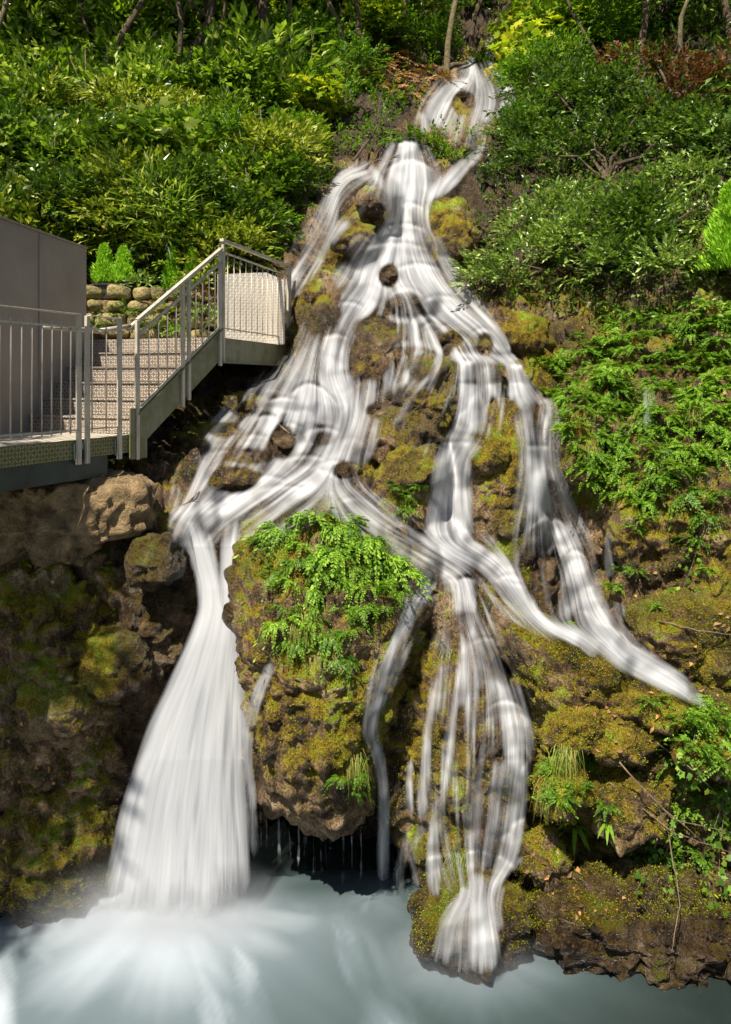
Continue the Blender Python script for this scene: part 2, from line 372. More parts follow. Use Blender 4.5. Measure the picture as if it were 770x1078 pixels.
# ------------------------------------------------------------------ where the water runs (photo columns, rows, widths)
def S_(d, *p, c=.5): return ('run', list(p), dict(d=d, c=c))
def V_f(cx, y, w, h, d=.8, sp=.25, arc=.3): return ('veil', [(cx, y, w), (cx, y+h*.5, w*(1+sp*.5)), (cx, y+h, w*(1+sp))], dict(d=d, c=1.0, veil=(cx, y, w, h, sp, arc)))
STREAMS = [
 # uppermost cascade
 S_(.75, (516,43,6),(517,50,8),(518,58,6)), S_(.8, (497,68,8),(501,76,12),(505,84,15),(512,92,18)),
 S_(.75, (496,86,11),(484,88,10),(474,92,12),(463,103,14),(457,114,15),(456,130,12)), S_(.7, (468,108,9),(463,120,14),(460,131,12)), S_(.6, (444,120,7),(447,128,8),(449,137,8)),
 S_(.8, (512,90,22),(516,100,22),(516,110,19),(510,126,14)), S_(.7, (530,92,14),(536,100,12),(529,116,10),(520,124,8)), S_(.6, (498,94,5),(498,106,5),(496,120,6)), S_(.45, (502,126,7),(506,138,6),(511,152,6),(500,166,9),(490,174,10)),
 # upper chute, drop by drop
 V_f(429,149,20,20,.9,.3,.1), V_f(432,168,50,34,.85,.1,.35), S_(.85, (430,166,30),(430,176,40),(428,200,44),(428,214,38),(427,228,34)),
 V_f(426,236,42,22,.85,.15,.25), V_f(417,256,62,20,.85,.1,.25), S_(.85, (424,228,34),(420,246,46),(416,266,62),(414,276,66)),
 V_f(432,214,26,18,.7,.2,.3), S_(.7, (491,171,10),(482,180,12),(472,190,15),(460,200,14),(448,210,16)),
  S_(.65, (400,184,9),(386,184,11),(372,182,12),(361,186,12),(354,198,10),(351,214,11),(350,232,12),(343,250,14),(333,268,17),(320,283,22),(310,300,24),(304,312,20)),
 S_(.6, (390,176,7),(400,190,8),(410,202,12)), S_(.65, (386,214,6),(377,224,9),(364,235,9),(353,245,9),(346,256,10)), S_(.35, (330,240,8),(322,256,8),(316,270,8)),
 # round the little boulder
 S_(.85, (398,272,36),(388,284,32),(388,298,28),(392,306,34),(378,318,38),(364,331,34),(357,350,26),(354,368,26),(352,384,28),(350,400,36)), S_(.35, (344,344,12),(338,360,16),(338,384,14)),
 V_f(366,318,34,30,.75,.0,.2), V_f(354,352,24,40,.85,.35,.1),
 S_(.85, (434,270,36),(440,282,38),(448,296,40),(456,308,38),(470,322,36),(486,334,30),(502,342,26),(516,354,24),(526,366,18),(533,376,14)),
 V_f(440,278,44,18,.8,.1,.3), V_f(428,303,44,34,.42,.05,.4), V_f(464,312,36,22,.8,.1,.2), S_(.8, (408,300,14),(414,303,30),(430,302,34)),
 S_(.65, (404,334,6),(420,337,7),(440,336,8),(462,336,9),(480,338,10)), V_f(436,336,9,27,.7), V_f(455,339,20,24,.55), V_f(470,342,14,20,.4), V_f(508,346,20,18,.6),
 S_(.55, (400,378,5),(404,368,7),(420,363,7),(440,361,7),(458,364,9),(472,373,10)), V_f(410,376,14,38,.75,.1), V_f(400,374,4,28,.5), V_f(427,372,5,34,.5), V_f(418,368,6,30,.35), V_f(446,368,7,24,.3),
 S_(.35, (472,376,12),(461,392,10),(452,408,9),(446,430,9),(443,455,8)), S_(.45, (457,393,5),(440,408,5),(428,424,4),(420,440,5),(410,452,4)), S_(.4, (446,398,4),(430,410,4),(418,420,5),(404,432,6),(390,442,6),(376,454,7),(366,468,8)), S_(.3, (448,420,10),(444,446,14),(446,470,10)), S_(.3, (470,386,8),(468,408,8),(462,430,7)),
 S_(.75, (472,374,10),(488,377,11),(506,377,11),(524,377,11),(540,379,12)),
 # rapids under the landing
 S_(.85, (346,398,44),(352,404,46),(362,416,34),(369,438,32),(364,456,36),(352,474,42),(342,492,52),(326,506,66)), V_f(326,404,56,44,.85,.15,.55), V_f(298,419,36,18,.75,.1,.2), V_f(281,437,24,22,.7,.1,.2), V_f(269,458,26,12,.5), V_f(306,446,26,24,.5), V_f(340,450,34,20,.7), V_f(352,486,40,18,.6,.3), V_f(322,480,44,16,.55,.2,.3),
 S_(.6, (330,450,30),(312,470,30),(296,486,30),(284,500,30)), S_(.5, (292,438,20),(276,456,18),(258,470,14)), S_(.35, (256,446,14),(240,456,12),(228,466,12)), V_f(205,470,12,12,.3), V_f(244,474,44,13,.38), S_(.3, (222,476,12),(214,486,10)),
 S_(.5, (214,484,8),(211,498,11),(206,514,11),(203,530,14)), V_f(186,512,8,16,.35), V_f(222,528,14,14,.4),
 S_(.82, (330,502,50),(300,508,40),(270,516,32),(244,526,34),(224,540,40)), S_(.7, (244,526,20),(214,536,18),(192,541,16),(186,546,20)), V_f(282,502,40,16,.6,.1), V_f(300,512,50,14,.6),
 S_(.6, (346,510,26),(366,520,24),(384,532,24),(398,546,22),(410,556,18)), S_(.6, (400,552,14),(420,560,18),(446,573,24),(466,580,30)), V_f(372,524,30,18,.4), S_(.45, (386,540,10),(408,548,10),(428,560,12)),
 # straight middle fall
 V_f(492,380,15,28,.85,.3,.0), V_f(493,404,20,56,.9,.95,.0), S_(.6, (511,384,4),(514,398,5),(519,410,5),(520,422,5)), S_(.5, (503,412,5),(510,430,7),(511,446,8),(506,458,7)), S_(.4, (522,424,4),(516,440,6),(510,456,8)),
 S_(.85, (492,458,38),(486,466,34),(480,474,32),(474,490,29),(471,512,29),(469,540,34),(467,566,42),(468,576,44)), V_f(480,466,30,110,.9,.35,.0), S_(.45, (486,520,5),(484,545,6),(483,566,6)),
 # the long fall beside the herb bank
 V_f(544,384,13,36,.85,.6,.0), S_(.75, (534,376,12),(540,386,13),(546,402,18),(554,416,22),(560,424,26)), S_(.6, (550,422,6),(564,423,6),(582,424,6)),
 S_(.7, (556,425,9),(555,440,8),(557,454,9),(563,468,14)), S_(.65, (578,426,14),(573,440,16),(568,454,17),(566,468,18)), S_(.88, (565,464,22),(567,486,23),(569,508,26),(571,530,30),(573,544,36)), V_f(567,470,22,72,.9,.4,.0),
 V_f(578,544,42,46,.6,.2,.35), S_(.9, (580,546,26),(590,560,30),(600,580,30),(609,604,28),(617,630,29),(625,652,34),(640,670,36),(660,690,31),(684,704,26),(706,716,24),(724,728,16),(738,740,8),(748,748,3)), V_f(606,580,30,70,.8,.0,.2),
 S_(.5, (562,546,8),(555,560,6),(549,578,5),(545,596,5)), S_(.65, (562,560,5),(562,590,4),(562,620,4),(563,642,4)), S_(.4, (572,556,8),(573,590,8),(574,620,7),(574,646,7)), S_(.6, (586,570,8),(591,595,10),(592,625,9),(593,656,9)), S_(.45, (600,600,7),(607,630,6),(609,656,6)), S_(.35, (583,590,6),(582,620,6),(584,650,6)),
 S_(.75, (574,658,8),(592,662,11),(612,668,17),(632,682,24)), S_(.4, (640,660,20),(652,672,20)),
 # apron under the middle fall, and the chute slanting off it
 S_(.88, (462,574,44),(478,580,34),(498,586,28),(514,592,26),(527,600,28),(538,614,24),(548,628,20),(558,644,14)), V_f(536,606,28,20,.55,.2), S_(.7, (464,582,34),(476,592,34),(486,602,30)),
 # lower falls
 S_(.5, (450,604,8),(466,606,10),(484,607,12)), V_f(491,608,20,40,.9,.3,.1), V_f(453,626,16,14,.55), V_f(474,610,26,14,.4),
 S_(.6, (462,606,14),(450,618,16),(442,632,15),(432,650,13),(419,674,12),(408,702,13),(401,731,11),(392,752,13),(390,776,13),(397,796,10)), S_(.85, (392,776,12),(399,797,9),(404,826,8),(404,866,8),(403,908,9),(404,953,10)),
 S_(.66, (492,640,22),(497,658,27),(507,672,26),(517,692,28),(524,716,32),(530,740,40),(536,768,46),(537,798,46)), V_f(512,672,30,56,.6,.2,.1), V_f(532,738,42,60,.6,.1,.2),
 S_(.7, (484,656,12),(491,676,12),(492,700,15),(484,728,15),(477,758,13),(472,786,11),(467,823,8),(460,868,10),(456,894,10),(454,944,8)), S_(.5, (500,706,12),(496,740,14),(500,772,16),(506,800,16)), S_(.55, (462,706,6),(457,731,6),(451,768,6),(449,797,6),(446,826,8),(444,869,5)),
 S_(.4, (466,700,9),(466,724,9),(464,748,9)), S_(.3, (474,706,9),(470,736,9),(466,768,8)), S_(.4, (496,744,6),(486,770,8),(484,800,6)), S_(.45, (432,800,3),(431,820,4),(431,864,5)), V_f(474,700,20,28,.3,.1),
 S_(.65, (514,776,12),(506,798,13),(501,838,15),(501,880,15),(502,924,12)), S_(.68, (528,796,17),(524,820,15),(519,854,16),(513,894,17),(509,924,14)), S_(.75, (544,790,16),(545,812,17),(542,850,20),(538,884,20),(530,912,18),(520,930,16)), V_f(524,800,56,90,.22,.0,.0),
 S_(.4, (431,868,6),(425,892,9),(419,920,13),(417,946,15)), S_(.5, (430,880,4),(434,904,4),(441,936,5)), S_(.4, (444,872,6),(436,886,6),(432,900,5)), S_(.45, (461,896,4),(460,920,4),(459,944,5)),
 S_(.55, (550,902,3),(536,914,9),(518,928,18),(508,944,24)), S_(.8, (502,920,16),(507,940,22),(508,970,26),(508,1014,34)), S_(.6, (498,936,16),(484,954,17),(472,974,18),(466,1010,22)), S_(.4, (490,960,20),(488,990,26),(488,1014,30)), S_(.45, (530,932,6),(524,955,7),(526,980,8)),
 # thin films of water that fill out the falls between the main strands
 S_(.50, (430,160,40),(430,190,66),(424,215,62),(424,240,66),(418,262,88),(420,285,100), c=1.1), S_(.42, (384,296,60),(370,324,70),(352,352,64),(344,380,70), c=1.2), S_(.48, (446,284,60),(450,310,70),(474,330,64),(500,350,50), c=1.1),
 S_(.28, (430,318,70),(430,340,84),(428,362,84), c=1.3), S_(.20, (430,366,60),(420,392,56),(408,412,40), c=1.3), S_(.26, (478,374,50),(470,400,60),(452,432,60),(440,462,50), c=1.4), S_(.34, (500,380,60),(504,410,60),(500,440,56), c=1.3),
 S_(.50, (330,398,70),(316,424,100),(310,450,110),(310,478,120),(290,505,110),(250,530,80), c=1.1), S_(.36, (266,440,60),(244,462,70),(226,490,60),(208,520,50),(200,544,46), c=1.3), S_(.5, (392,404,34),(388,424,44),(376,450,44),(362,478,50), c=1.0),
 S_(.42, (346,508,40),(380,534,46),(410,556,44),(444,576,44),(474,592,50), c=1.1), S_(.40, (566,430,46),(567,460,40),(570,500,42),(576,545,64),(586,590,84),(596,640,84), c=1.3), S_(.45, (500,584,60),(524,606,44),(548,636,36),(572,656,26),(600,668,30), c=1.0),
 S_(.85, (538,612,20),(550,630,18),(562,648,15),(578,660,14),(600,667,16),(618,674,18)), S_(.27, (486,612,60),(492,650,62),(500,690,84),(506,740,100),(504,790,100),(500,840,96),(498,890,80),(500,940,60), c=1.35), S_(.34, (450,614,40),(434,644,30),(418,680,28),(402,720,24),(394,760,22), c=1.2),
 S_(.45, (500,70,24),(508,90,50),(502,110,70),(496,130,60), c=1.2), S_(.35, (476,92,30),(462,112,34),(450,132,30), c=1.2), S_(.30, (388,182,40),(362,200,36),(346,230,30),(328,264,34),(312,294,36), c=1.3), S_(.6, (232,528,60),(210,544,54),(206,556,50), c=.9),
 # trickles on the outcrop and the dark hollow by the tufa wall
 S_(.4, (286,700,8),(276,720,10),(268,742,10),(263,765,9)), S_(.55, (262,765,5),(261,800,5),(265,830,5),(268,905,7)), S_(.4, (255,740,3),(258,770,4),(260,800,4)), S_(.35, (683,410,8),(683,430,7),(682,452,7)), S_(.4, (641,560,4),(641,585,6),(642,606,8)), S_(.35, (650,640,14),(648,656,16)),
]
SD = {s[0]: s for s in STREAMS}
def resample(path, n):
    p = np.array(path, float); d = np.r_[0, np.cumsum(np.hypot(*np.diff(p[:, :2], axis=0).T))]
    t = np.linspace(0, d[-1], n); out = []
    for k in range(p.shape[1]):
        v = np.interp(t, d, p[:, k]); out.append(v)
    q = np.stack(out, 1)
    w = max(1, int(n/len(path)*.6))
    ker = np.hanning(2*w+3)[1:-1]; ker /= ker.sum()
    for k in range(q.shape[1]):
        lo = 2*q[0, k]-q[w:0:-1, k]; hi = 2*q[-1, k]-q[-2:-w-2:-1, k]
        q[:, k] = np.convolve(np.r_[lo, q[:, k], hi], ker, 'valid')[:n]
    return q
# pixel mask of running water (x from -60, y from 0)
WM = np.zeros((1180, 900), np.float32)
yy, xx = np.mgrid[0:1180, 0:900]
for nm, path, kw in STREAMS:
    film = kw['c'] > 1.05 and nm == 'run'
    q = resample(path, max(8, int(len(path)*7)))
    for x, y, w in q:
        r = w/2
        x0, x1 = int(x-r-3)+60, int(x+r+4)+60; y0, y1 = int(y-r*.5-6), int(y+r*.5+7)
        x0 = max(x0, 0); y0 = max(y0, 0)
        s = ((xx[y0:y1, x0:x1]-60-x)/max(r, 4))**2+((yy[y0:y1, x0:x1]-y)/max(r*.5, 6))**2
        WM[y0:y1, x0:x1] = np.maximum(WM[y0:y1, x0:x1], (s < 1)*(.2 if film else kw['d']))
for (x0, y0, x1, y1) in ((120, 560, 250, 960),):
    WM[y0:y1, x0+60:x1+60] = 1
def blur(A, r, n=2):
    k = np.ones(2*r+1)/(2*r+1)
    for _ in range(n):
        A = np.apply_along_axis(lambda v: np.convolve(np.pad(v, r, mode='edge'), k, 'valid'), 0, A)
        A = np.apply_along_axis(lambda v: np.convolve(np.pad(v, r, mode='edge'), k, 'valid'), 1, A)
    return A
WB = blur(WM, 8, 1)
def wet_at(px, py):
    ix = np.clip((px+60).astype(int), 0, 899); iy = np.clip(py.astype(int), 0, 1179)
    return WB[iy, ix]
def projpx(P):
    Y = np.maximum(P[..., 1], .5)
    return P[..., 0]/Y*F+CX, HY-(P[..., 2]-CZ)/Y*F

# ------------------------------------------------------------------ terrain
COLS = {
 -420: [(-300,34),(-150,25),(0,19),(100,15.5),(200,13),(300,11),(400,9.3),(500,8.0),(600,7.4),(750,7.2),(960,7.0),(1150,6.8)],
 0: [(-300,37),(-150,29),(0,22),(100,18),(200,15),(300,13.2),(380,12),(430,10.8),(480,9.2),(515,8.2),(570,7.9),(700,7.7),(850,7.65),(960,7.6),(1150,7.2)],
 100: [(-300,38),(-150,30),(0,23),(100,18.5),(200,15.3),(300,13.5),(380,12.5),(440,11.2),(485,9.6),(512,8.5),(560,8.1),(700,7.85),(850,7.7),(960,7.6),(1150,7.3)],
 170: [(-300,39),(-150,31),(0,24),(100,19),(200,15.6),(300,13.8),(380,12.3),(430,11.2),(470,10.1),(505,9.2),(530,8.5),(560,8.4),(640,8.45),(700,8.45),(850,8.45),(960,8.4),(1150,7.6)],
 230: [(-300,40),(-150,32),(0,25),(100,20),(200,16),(300,13.8),(360,12.4),(420,10.8),(460,10.0),(500,9.2),(530,8.6),(560,8.4),(700,8.5),(930,8.6),(1150,7.8)],
 340: [(-300,42),(-150,34),(0,27),(80,22),(150,17.8),(200,15.8),(250,14.2),(300,13),(350,12),(400,11),(450,9.9),(490,9.2),(520,8.6),(560,8.3),(700,8.3),(860,8.5),(930,8.6),(1150,7.8)],
 430: [(-300,44),(-150,36),(0,28),(50,25),(80,23),(130,18.5),(150,17.5),(200,15.8),(250,14.3),(300,12.9),(350,11.9),(400,11),(450,10.1),(500,9.2),(560,8.6),(590,8.3),(620,8.1),(750,8.0),(930,8.2),(1150,7.6)],
 500: [(-300,44),(-150,36),(0,29),(50,26),(70,23.5),(130,19),(200,16),(250,14.5),(300,12.9),(350,11.8),(400,10.8),(450,10),(500,9.4),(560,8.7),(600,8.2),(640,8.0),(750,7.8),(930,7.7),(1150,7.4)],
 560: [(-300,43),(-150,35),(0,27),(100,19.5),(200,15),(300,12.4),(350,11.5),(420,10.2),(450,9.9),(500,9.25),(560,8.8),(620,8.4),(660,8.1),(700,7.75),(760,7.5),(930,7.3),(1150,7)],
 620: [(-300,42),(-150,33),(0,25),(100,18),(200,14),(300,11.8),(350,10.8),(420,10.1),(500,9.4),(600,8.8),(640,8.5),(680,8.1),(715,7.55),(760,7.3),(930,7.15),(1150,7)],
 700: [(-300,39),(-150,30),(0,23),(100,16.5),(200,13),(300,10.9),(350,10.2),(420,9.5),(500,8.9),(600,8.4),(690,8.1),(725,7.55),(770,7.15),(930,7.0),(1150,6.9)],
 770: [(-300,36),(-150,28),(0,21),(100,15.3),(200,12.3),(300,10.2),(350,9.6),(420,8.9),(500,8.3),(600,7.9),(700,7.7),(770,7.0),(930,6.85),(1150,6.8)],
 1200: [(-300,33),(0,16.5),(200,10.5),(300,8.8),(420,7.6),(600,6.9),(760,6.3),(1000,6.0),(1150,6)],
}
_ck = sorted(COLS)
_rows = np.arange(-300, 1151, 5.0)
_T = np.array([np.interp(_rows, [a for a, b in COLS[c]], [b for a, b in COLS[c]]) for c in _ck])   # cols x rows
_cx = np.arange(-420, 1201, 10.0)
_TT = np.stack([np.interp(_cx, _ck, _T[:, j]) for j in range(len(_rows))], 1)
def _sm(A, r, ax):
    k = np.hanning(2*r+3)[1:-1]; k /= k.sum()
    return np.apply_along_axis(lambda v: np.convolve(np.pad(v, r, mode='edge'), k, 'valid'), ax, A)
_TT = _sm(_sm(_TT, 4, 0), 2, 1)
def depth0(px, py):
    fx = np.clip((px+420)/10, 0, len(_cx)-1.001); fy = np.clip((py+300)/5, 0, len(_rows)-1.001)
    i = fx.astype(int); j = fy.astype(int); a = fx-i; b = fy-j
    return (_TT[i, j]*(1-a)*(1-b)+_TT[i+1, j]*a*(1-b)+_TT[i, j+1]*(1-a)*b+_TT[i+1, j+1]*a*b)

def displace(P, N, big=.30, fine=1.0, s=0):
    """lumpy tufa: rounded lobes with creases, then grain"""
    W = P+.12*np.stack([fbm(P, 1.7, 3, 3+s), fbm(P, 1.7, 3, 7+s), fbm(P, 1.7, 3, 11+s)], -1)
    w1 = .55-worley(W*np.array([1, 1, .8]), 1.6, 1+s); w2 = .5-worley(W, 4.3, 2+s); w3 = .5-worley(W, 11.0, 3+s)
    d = big*(fbm(P, .7, 3, 21+s)*.9+w1*.8)+fine*(.22*w2+.10*w3+.06*billow(P, 7, 3, 31+s)+.05*billow(P, 2.6, 2, 35+s)+.018*fbm(P, 40, 2, 41+s))
    return P+N*d[..., None]
def moss_mask(P, N, bias=0.0):
    f = fbm(P, 1.1, 4, 51)+.6*fbm(P, 5.0, 3, 57)
    return np.clip(.30+bias+.85*f+.85*(N[..., 2]-.15), 0, 1)

def grid_normals(P):
    du = np.gradient(P, axis=0); dv = np.gradient(P, axis=1)
    n = np.cross(dv, du); n /= np.maximum(np.linalg.norm(n, axis=-1, keepdims=True), 1e-9)
    return n
def grid_faces(nu, nv, off=0):
    i, j = np.mgrid[0:nu-1, 0:nv-1]; a = (i*nv+j).ravel()+off
    return np.stack([a, a+1, a+nv+1, a+nv], 1)

SOLIDV, SOLIDF = [], []
def add_solid(V, Fc):
    n = sum(len(v) for v in SOLIDV); SOLIDV.append(V.reshape(-1, 3)); SOLIDF.append(Fc+n)

def gbl0(A):
    k = np.hanning(17)[1:-1]; k /= k.sum(); return np.apply_along_axis(lambda v: np.convolve(v, k, 'same'), 0, np.apply_along_axis(lambda v: np.convolve(v, k, 'same'), 1, A))
def build_terrain():
    xs = np.concatenate([np.arange(-420, -20, 6), np.arange(-20, 792, 2.2), np.arange(794, 1200, 6)])
    ys = np.concatenate([np.arange(-300, 0, 6), np.arange(0, 1060, 2.2), np.arange(1062, 1150, 6)])
    PX, PY = np.meshgrid(xs, ys, indexing='ij')
    Y = depth0(PX, PY)
    # stepped terraces under the water: each drop juts out, then runs back
    Y = Y+.30*sstep(330, 400, PY)*sstep(1000, 900, PY)*sstep(150, 260, PX)
    P = np.stack([(PX-CX)/F*Y, Y, CZ+(HY-PY)/F*Y], -1)
    N = grid_normals(P); N *= -np.sign(N[..., 1:2]+1e-9)
    wetm = np.clip(wet_at(PX, PY)*1.3, 0, 1)*((PX > -50) & (PX < 820))
    far = sstep(9, 18, Y)
    zz = P[..., 2]+.55*fbm(P, .9, 3, 77)
    per = .42+.0*zz
    ph = np.mod(zz/per, 1.0)
    terr = (np.abs(ph-.5)*2)
    up = sstep(3.2, 4.2, P[..., 2])
    P = P+N*((.10*(1-terr)*(.5+.5*(wetm > .05)))*up*(1+.8*far))[..., None]
    P = displace(P, N, .30, 1.25)
    P[..., 1] += sstep(11, 20, Y)*fbm(P, .25, 3, 91)*1.2
    P[..., 1] += np.where(P[..., 2] < .25, .12, 0)*0
    N2 = grid_normals(P); N2 *= -np.sign(N2[..., 1:2]+1e-9)
    bias = -.16*((PX < 235) & (PY > 560))+.06*(PX > 540)+.05-.3*((PX < 330) & (PY > 350) & (PY < 560))
    moss = moss_mask(P, N2, bias)
    soil = sstep(11.5, 13.0, Y)*(1-sstep(.02, .3, wetm))
    soil = np.maximum(soil, .75*sstep(.5, .7, fbm(P, 1.5, 4, 61)*.5+.5))
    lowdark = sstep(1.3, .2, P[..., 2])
    # the recess behind the drips, given a raised wet value
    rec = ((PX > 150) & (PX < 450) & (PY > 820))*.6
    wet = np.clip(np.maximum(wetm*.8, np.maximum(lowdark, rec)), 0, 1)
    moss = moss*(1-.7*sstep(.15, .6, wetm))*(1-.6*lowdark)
    under_shade = ((PX > 90) & (PX < 292) & (PY > 355) & (PY < 475+.0*PX)).astype(float); under_shade = gbl0(under_shade); wet = np.maximum(wet, under_shade*.95); moss = moss*(1-.85*under_shade)  # shade under the landing painted in as dark, moss-free rock
    Fc = grid_faces(len(xs), len(ys))
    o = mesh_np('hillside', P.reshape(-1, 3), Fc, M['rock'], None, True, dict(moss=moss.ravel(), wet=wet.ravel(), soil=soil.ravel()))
    tag(o, kind='structure')
    add_solid(P, Fc)
    return o

def rock(name, label, cat, outline, Y, T, lean=0.0, moss=0.0, group=None, big=.10, fine=1.0, res=3.0, seed=0, wet=0.0, tan=0.0, sub=True, box=2.3):
    """a closed boulder: its cross-section across the view follows an outline, its depth is 2T"""
    c = np.array(outline, float); cx, cy = (c[:, 0].max()+c[:, 0].min())/2, (c[:, 1].max()+c[:, 1].min())/2
    ang = np.arctan2(-(c[:, 1]-cy), c[:, 0]-cx); r = np.hypot(c[:, 0]-cx, c[:, 1]-cy)*Y/F
    o = np.argsort(ang); ang = ang[o]; r = r[o]
    A = np.r_[ang-2*np.pi, ang, ang+2*np.pi]; R = np.r_[r, r, r]
    per = 2*np.pi*r.mean(); nphi = int(np.clip(per/(res*Y/F), 40, 620)); nth = int(np.clip(nphi*.42, 20, 260))
    ph = np.linspace(-np.pi, np.pi, nphi, endpoint=False)
    rr = np.interp(ph, A, R); w = max(2, nphi//26); k = np.hanning(2*w+3)[1:-1]; k /= k.sum()
    rr = np.convolve(np.r_[rr[-w:], rr, rr[:w]], k, 'valid')
    th = np.linspace(0.0, np.pi, nth)
    TH, PH = np.meshgrid(th, ph, indexing='ij')
    s = np.sin(TH); cth = np.sign(np.cos(TH)+1e-12)*np.maximum(1-s**box, 0)**.5
    X0 = (cx-CX)/F*Y; Z0 = CZ+(HY-cy)/F*Y
    x = rr[None, :]*s*np.cos(PH); z = rr[None, :]*s*np.sin(PH)
    P = np.stack([x, -T*cth+lean*z, z], -1)
    N = np.stack([x/max(r.mean(), .01), -cth*1.0, z/max(r.mean(), .01)], -1); N /= np.maximum(np.linalg.norm(N, axis=-1, keepdims=True), 1e-6)
    W = P+np.array([X0, Y, Z0])
    W = displace(W, N, big, fine, seed)
    W[-1] = W[-1].mean(0); W[0] = W[0].mean(0)
    du = np.gradient(W, axis=0); dv = np.roll(W, -1, 1)-np.roll(W, 1, 1)
    n = np.cross(dv, du); n /= np.maximum(np.linalg.norm(n, axis=-1, keepdims=True), 1e-9)
    n *= np.sign((n*N).sum(-1, keepdims=True)+1e-9)
    i, j = np.mgrid[0:nth-1, 0:nphi]; a = i*nphi+j; b = i*nphi+(j+1) % nphi
    Fc = np.stack([a.ravel(), (a+nphi).ravel(), (b+nphi).ravel(), b.ravel()], 1)
    px, py = projpx(W)
    wetm = wet_at(px, py)
    mm = moss_mask(W, n, moss)*(1-.5*sstep(.2, .6, wetm))
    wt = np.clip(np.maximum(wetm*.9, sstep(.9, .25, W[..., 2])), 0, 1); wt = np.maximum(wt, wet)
    so = .6*sstep(.52, .7, fbm(W, 1.5, 4, 61)*.5+.5)
    org = np.array([X0, Y, Z0])
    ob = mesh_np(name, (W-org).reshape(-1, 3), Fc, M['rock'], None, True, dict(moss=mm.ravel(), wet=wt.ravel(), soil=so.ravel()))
    ob.location = org
    tag(ob, label, cat, group)
    add_solid(W, Fc)
    return ob

terrain = build_terrain()
ROCKS = []
def rk(*a, **k): ROCKS.append(rock(*a, **k))
rk('tufa_outcrop', 'big domed tufa outcrop draped with ferny herbs, between the two lower falls', 'rock',
   [(250,612),(255,575),(268,545),(288,526),(320,519),(352,523),(385,540),(412,565),(438,595),(444,622),(436,655),(424,700),(408,735),(396,780),(392,830),(378,842),(345,850),(310,838),(284,822),(268,795),(262,760),(260,720),(255,670)],
   8.25, 1.3, lean=.05, moss=.2, big=.14, fine=.8, seed=3)
rk('tufa_buttress', 'tall brown tufa buttress streaked with thin water strands, above the round pool boulder', 'rock',
   [(420,690),(440,650),(466,622),(500,625),(530,660),(548,710),(562,770),(568,840),(560,900),(540,950),(500,945),(462,938),(440,905),(420,870),(404,820),(402,760)],
   8.05, .62, lean=.06, moss=-.1, big=.16, seed=4)
rk('round_boulder', 'rounded wet boulder in the pool where the lower falls land', 'rock',
   [(438,965),(446,944),(470,930),(505,926),(540,938),(552,960),(545,990),(520,1012),(480,1014),(452,1000)], 7.0, .42, moss=-.25, big=.05, wet=.7, seed=5, fine=.6)
rk('mossy_ridge', 'long bright green mossy ridge sloping down under the side stream', 'rock',
   [(503,612),(530,612),(560,640),(600,664),(645,688),(690,712),(735,738),(790,765),(860,800),(870,900),(800,940),(720,930),(660,900),(600,905),(565,870),(562,800),(556,740),(535,700),(512,660)],
   7.75, .62, lean=-.18, moss=.22, big=.16, seed=6)
rk('bank_boulder', 'dark wide boulder at the pool edge under the leafy ledge', 'rock',
   [(545,960),(580,925),(640,915),(720,925),(790,930),(850,960),(850,1040),(760,1030),(680,1018),(600,1012),(550,1000)], 7.15, .5, moss=-.3, big=.10, wet=.95, seed=7)  # high wetness also paints in the dark under the overhang
rk('mossy_pillar', 'upright mossy pillar between the straight middle fall and the long white fall', 'rock',
   [(490,500),(498,470),(512,442),(528,422),(548,418),(557,440),(556,480),(554,530),(556,575),(548,604),(520,600),(492,572),(487,540)], 9.1, .5, lean=.3, moss=.16, big=.10, seed=8, fine=.6)
rk('mossy_mound', 'mossy mound with a green herb tuft beside the straight middle fall', 'rock',
   [(392,505),(405,484),(430,474),(455,474),(464,490),(458,515),(452,545),(452,568),(430,566),(404,552),(390,530)], 8.95, .4, lean=.3, moss=.2, big=.07, seed=9, fine=.6)
rk('tan_tufa_slab', 'tan brown tufa slab in mid slope crossed by thin trickles', 'rock',
   [(364,470),(376,446),(400,424),(424,402),(446,378),(480,362),(508,366),(516,392),(500,420),(484,446),(462,470),(430,484),(396,492),(372,488)], 10.3, .55, lean=.45, moss=-.12, big=.12, seed=10)
rk('mossy_block', 'mossy block of rock with a flat top above the tan slab', 'rock',
   [(368,400),(366,372),(372,346),(380,334),(404,332),(428,336),(438,352),(430,372),(416,392),(408,414),(388,420)], 11.4, .45, lean=.35, moss=.2, big=.08, seed=11, fine=.6)
rk('small_boulder', 'small round mossy boulder splitting the main chute', 'rock',
   [(396,292),(402,280),(412,277),(422,283),(421,296),(410,303),(400,301)], 13.0, .25, moss=.3, big=.02, seed=12, fine=.6)
rk('veiled_boulder', 'round boulder behind a thin veil of water in the main chute', 'rock',
   [(404,330),(408,312),(424,303),(442,306),(454,320),(452,334),(430,338),(412,338)], 12.1, .35, moss=.05, big=.03, seed=13, fine=.6)
rk('small_boulder', 'little olive boulder on the shelf beneath the veiled boulder', 'rock',
   [(460,356),(466,346),(480,343),(489,352),(487,365),(472,369),(462,366)], 11.6, .22, moss=.2, big=.02, seed=14, fine=.6)
rk('shelf_boulder', 'water streaked boulder hanging under the shelf beside the mossy block', 'rock',
   [(412,400),(416,376),(434,362),(458,364),(468,378),(460,394),(440,404),(424,414)], 11.2, .3, lean=.2, moss=.1, big=.04, seed=15)
rk('long_moss_bank', 'long golden mossy bank between the thin side stream and the main chute', 'rock',
   [(366,214),(380,200),(396,194),(412,204),(412,226),(400,250),(390,276),(376,300),(356,318),(342,345),(328,372),(306,378),(298,350),(302,315),(318,292),(338,272),(352,244)], 13.6, .5, lean=.9, moss=.22, big=.16, seed=16, fine=.6)
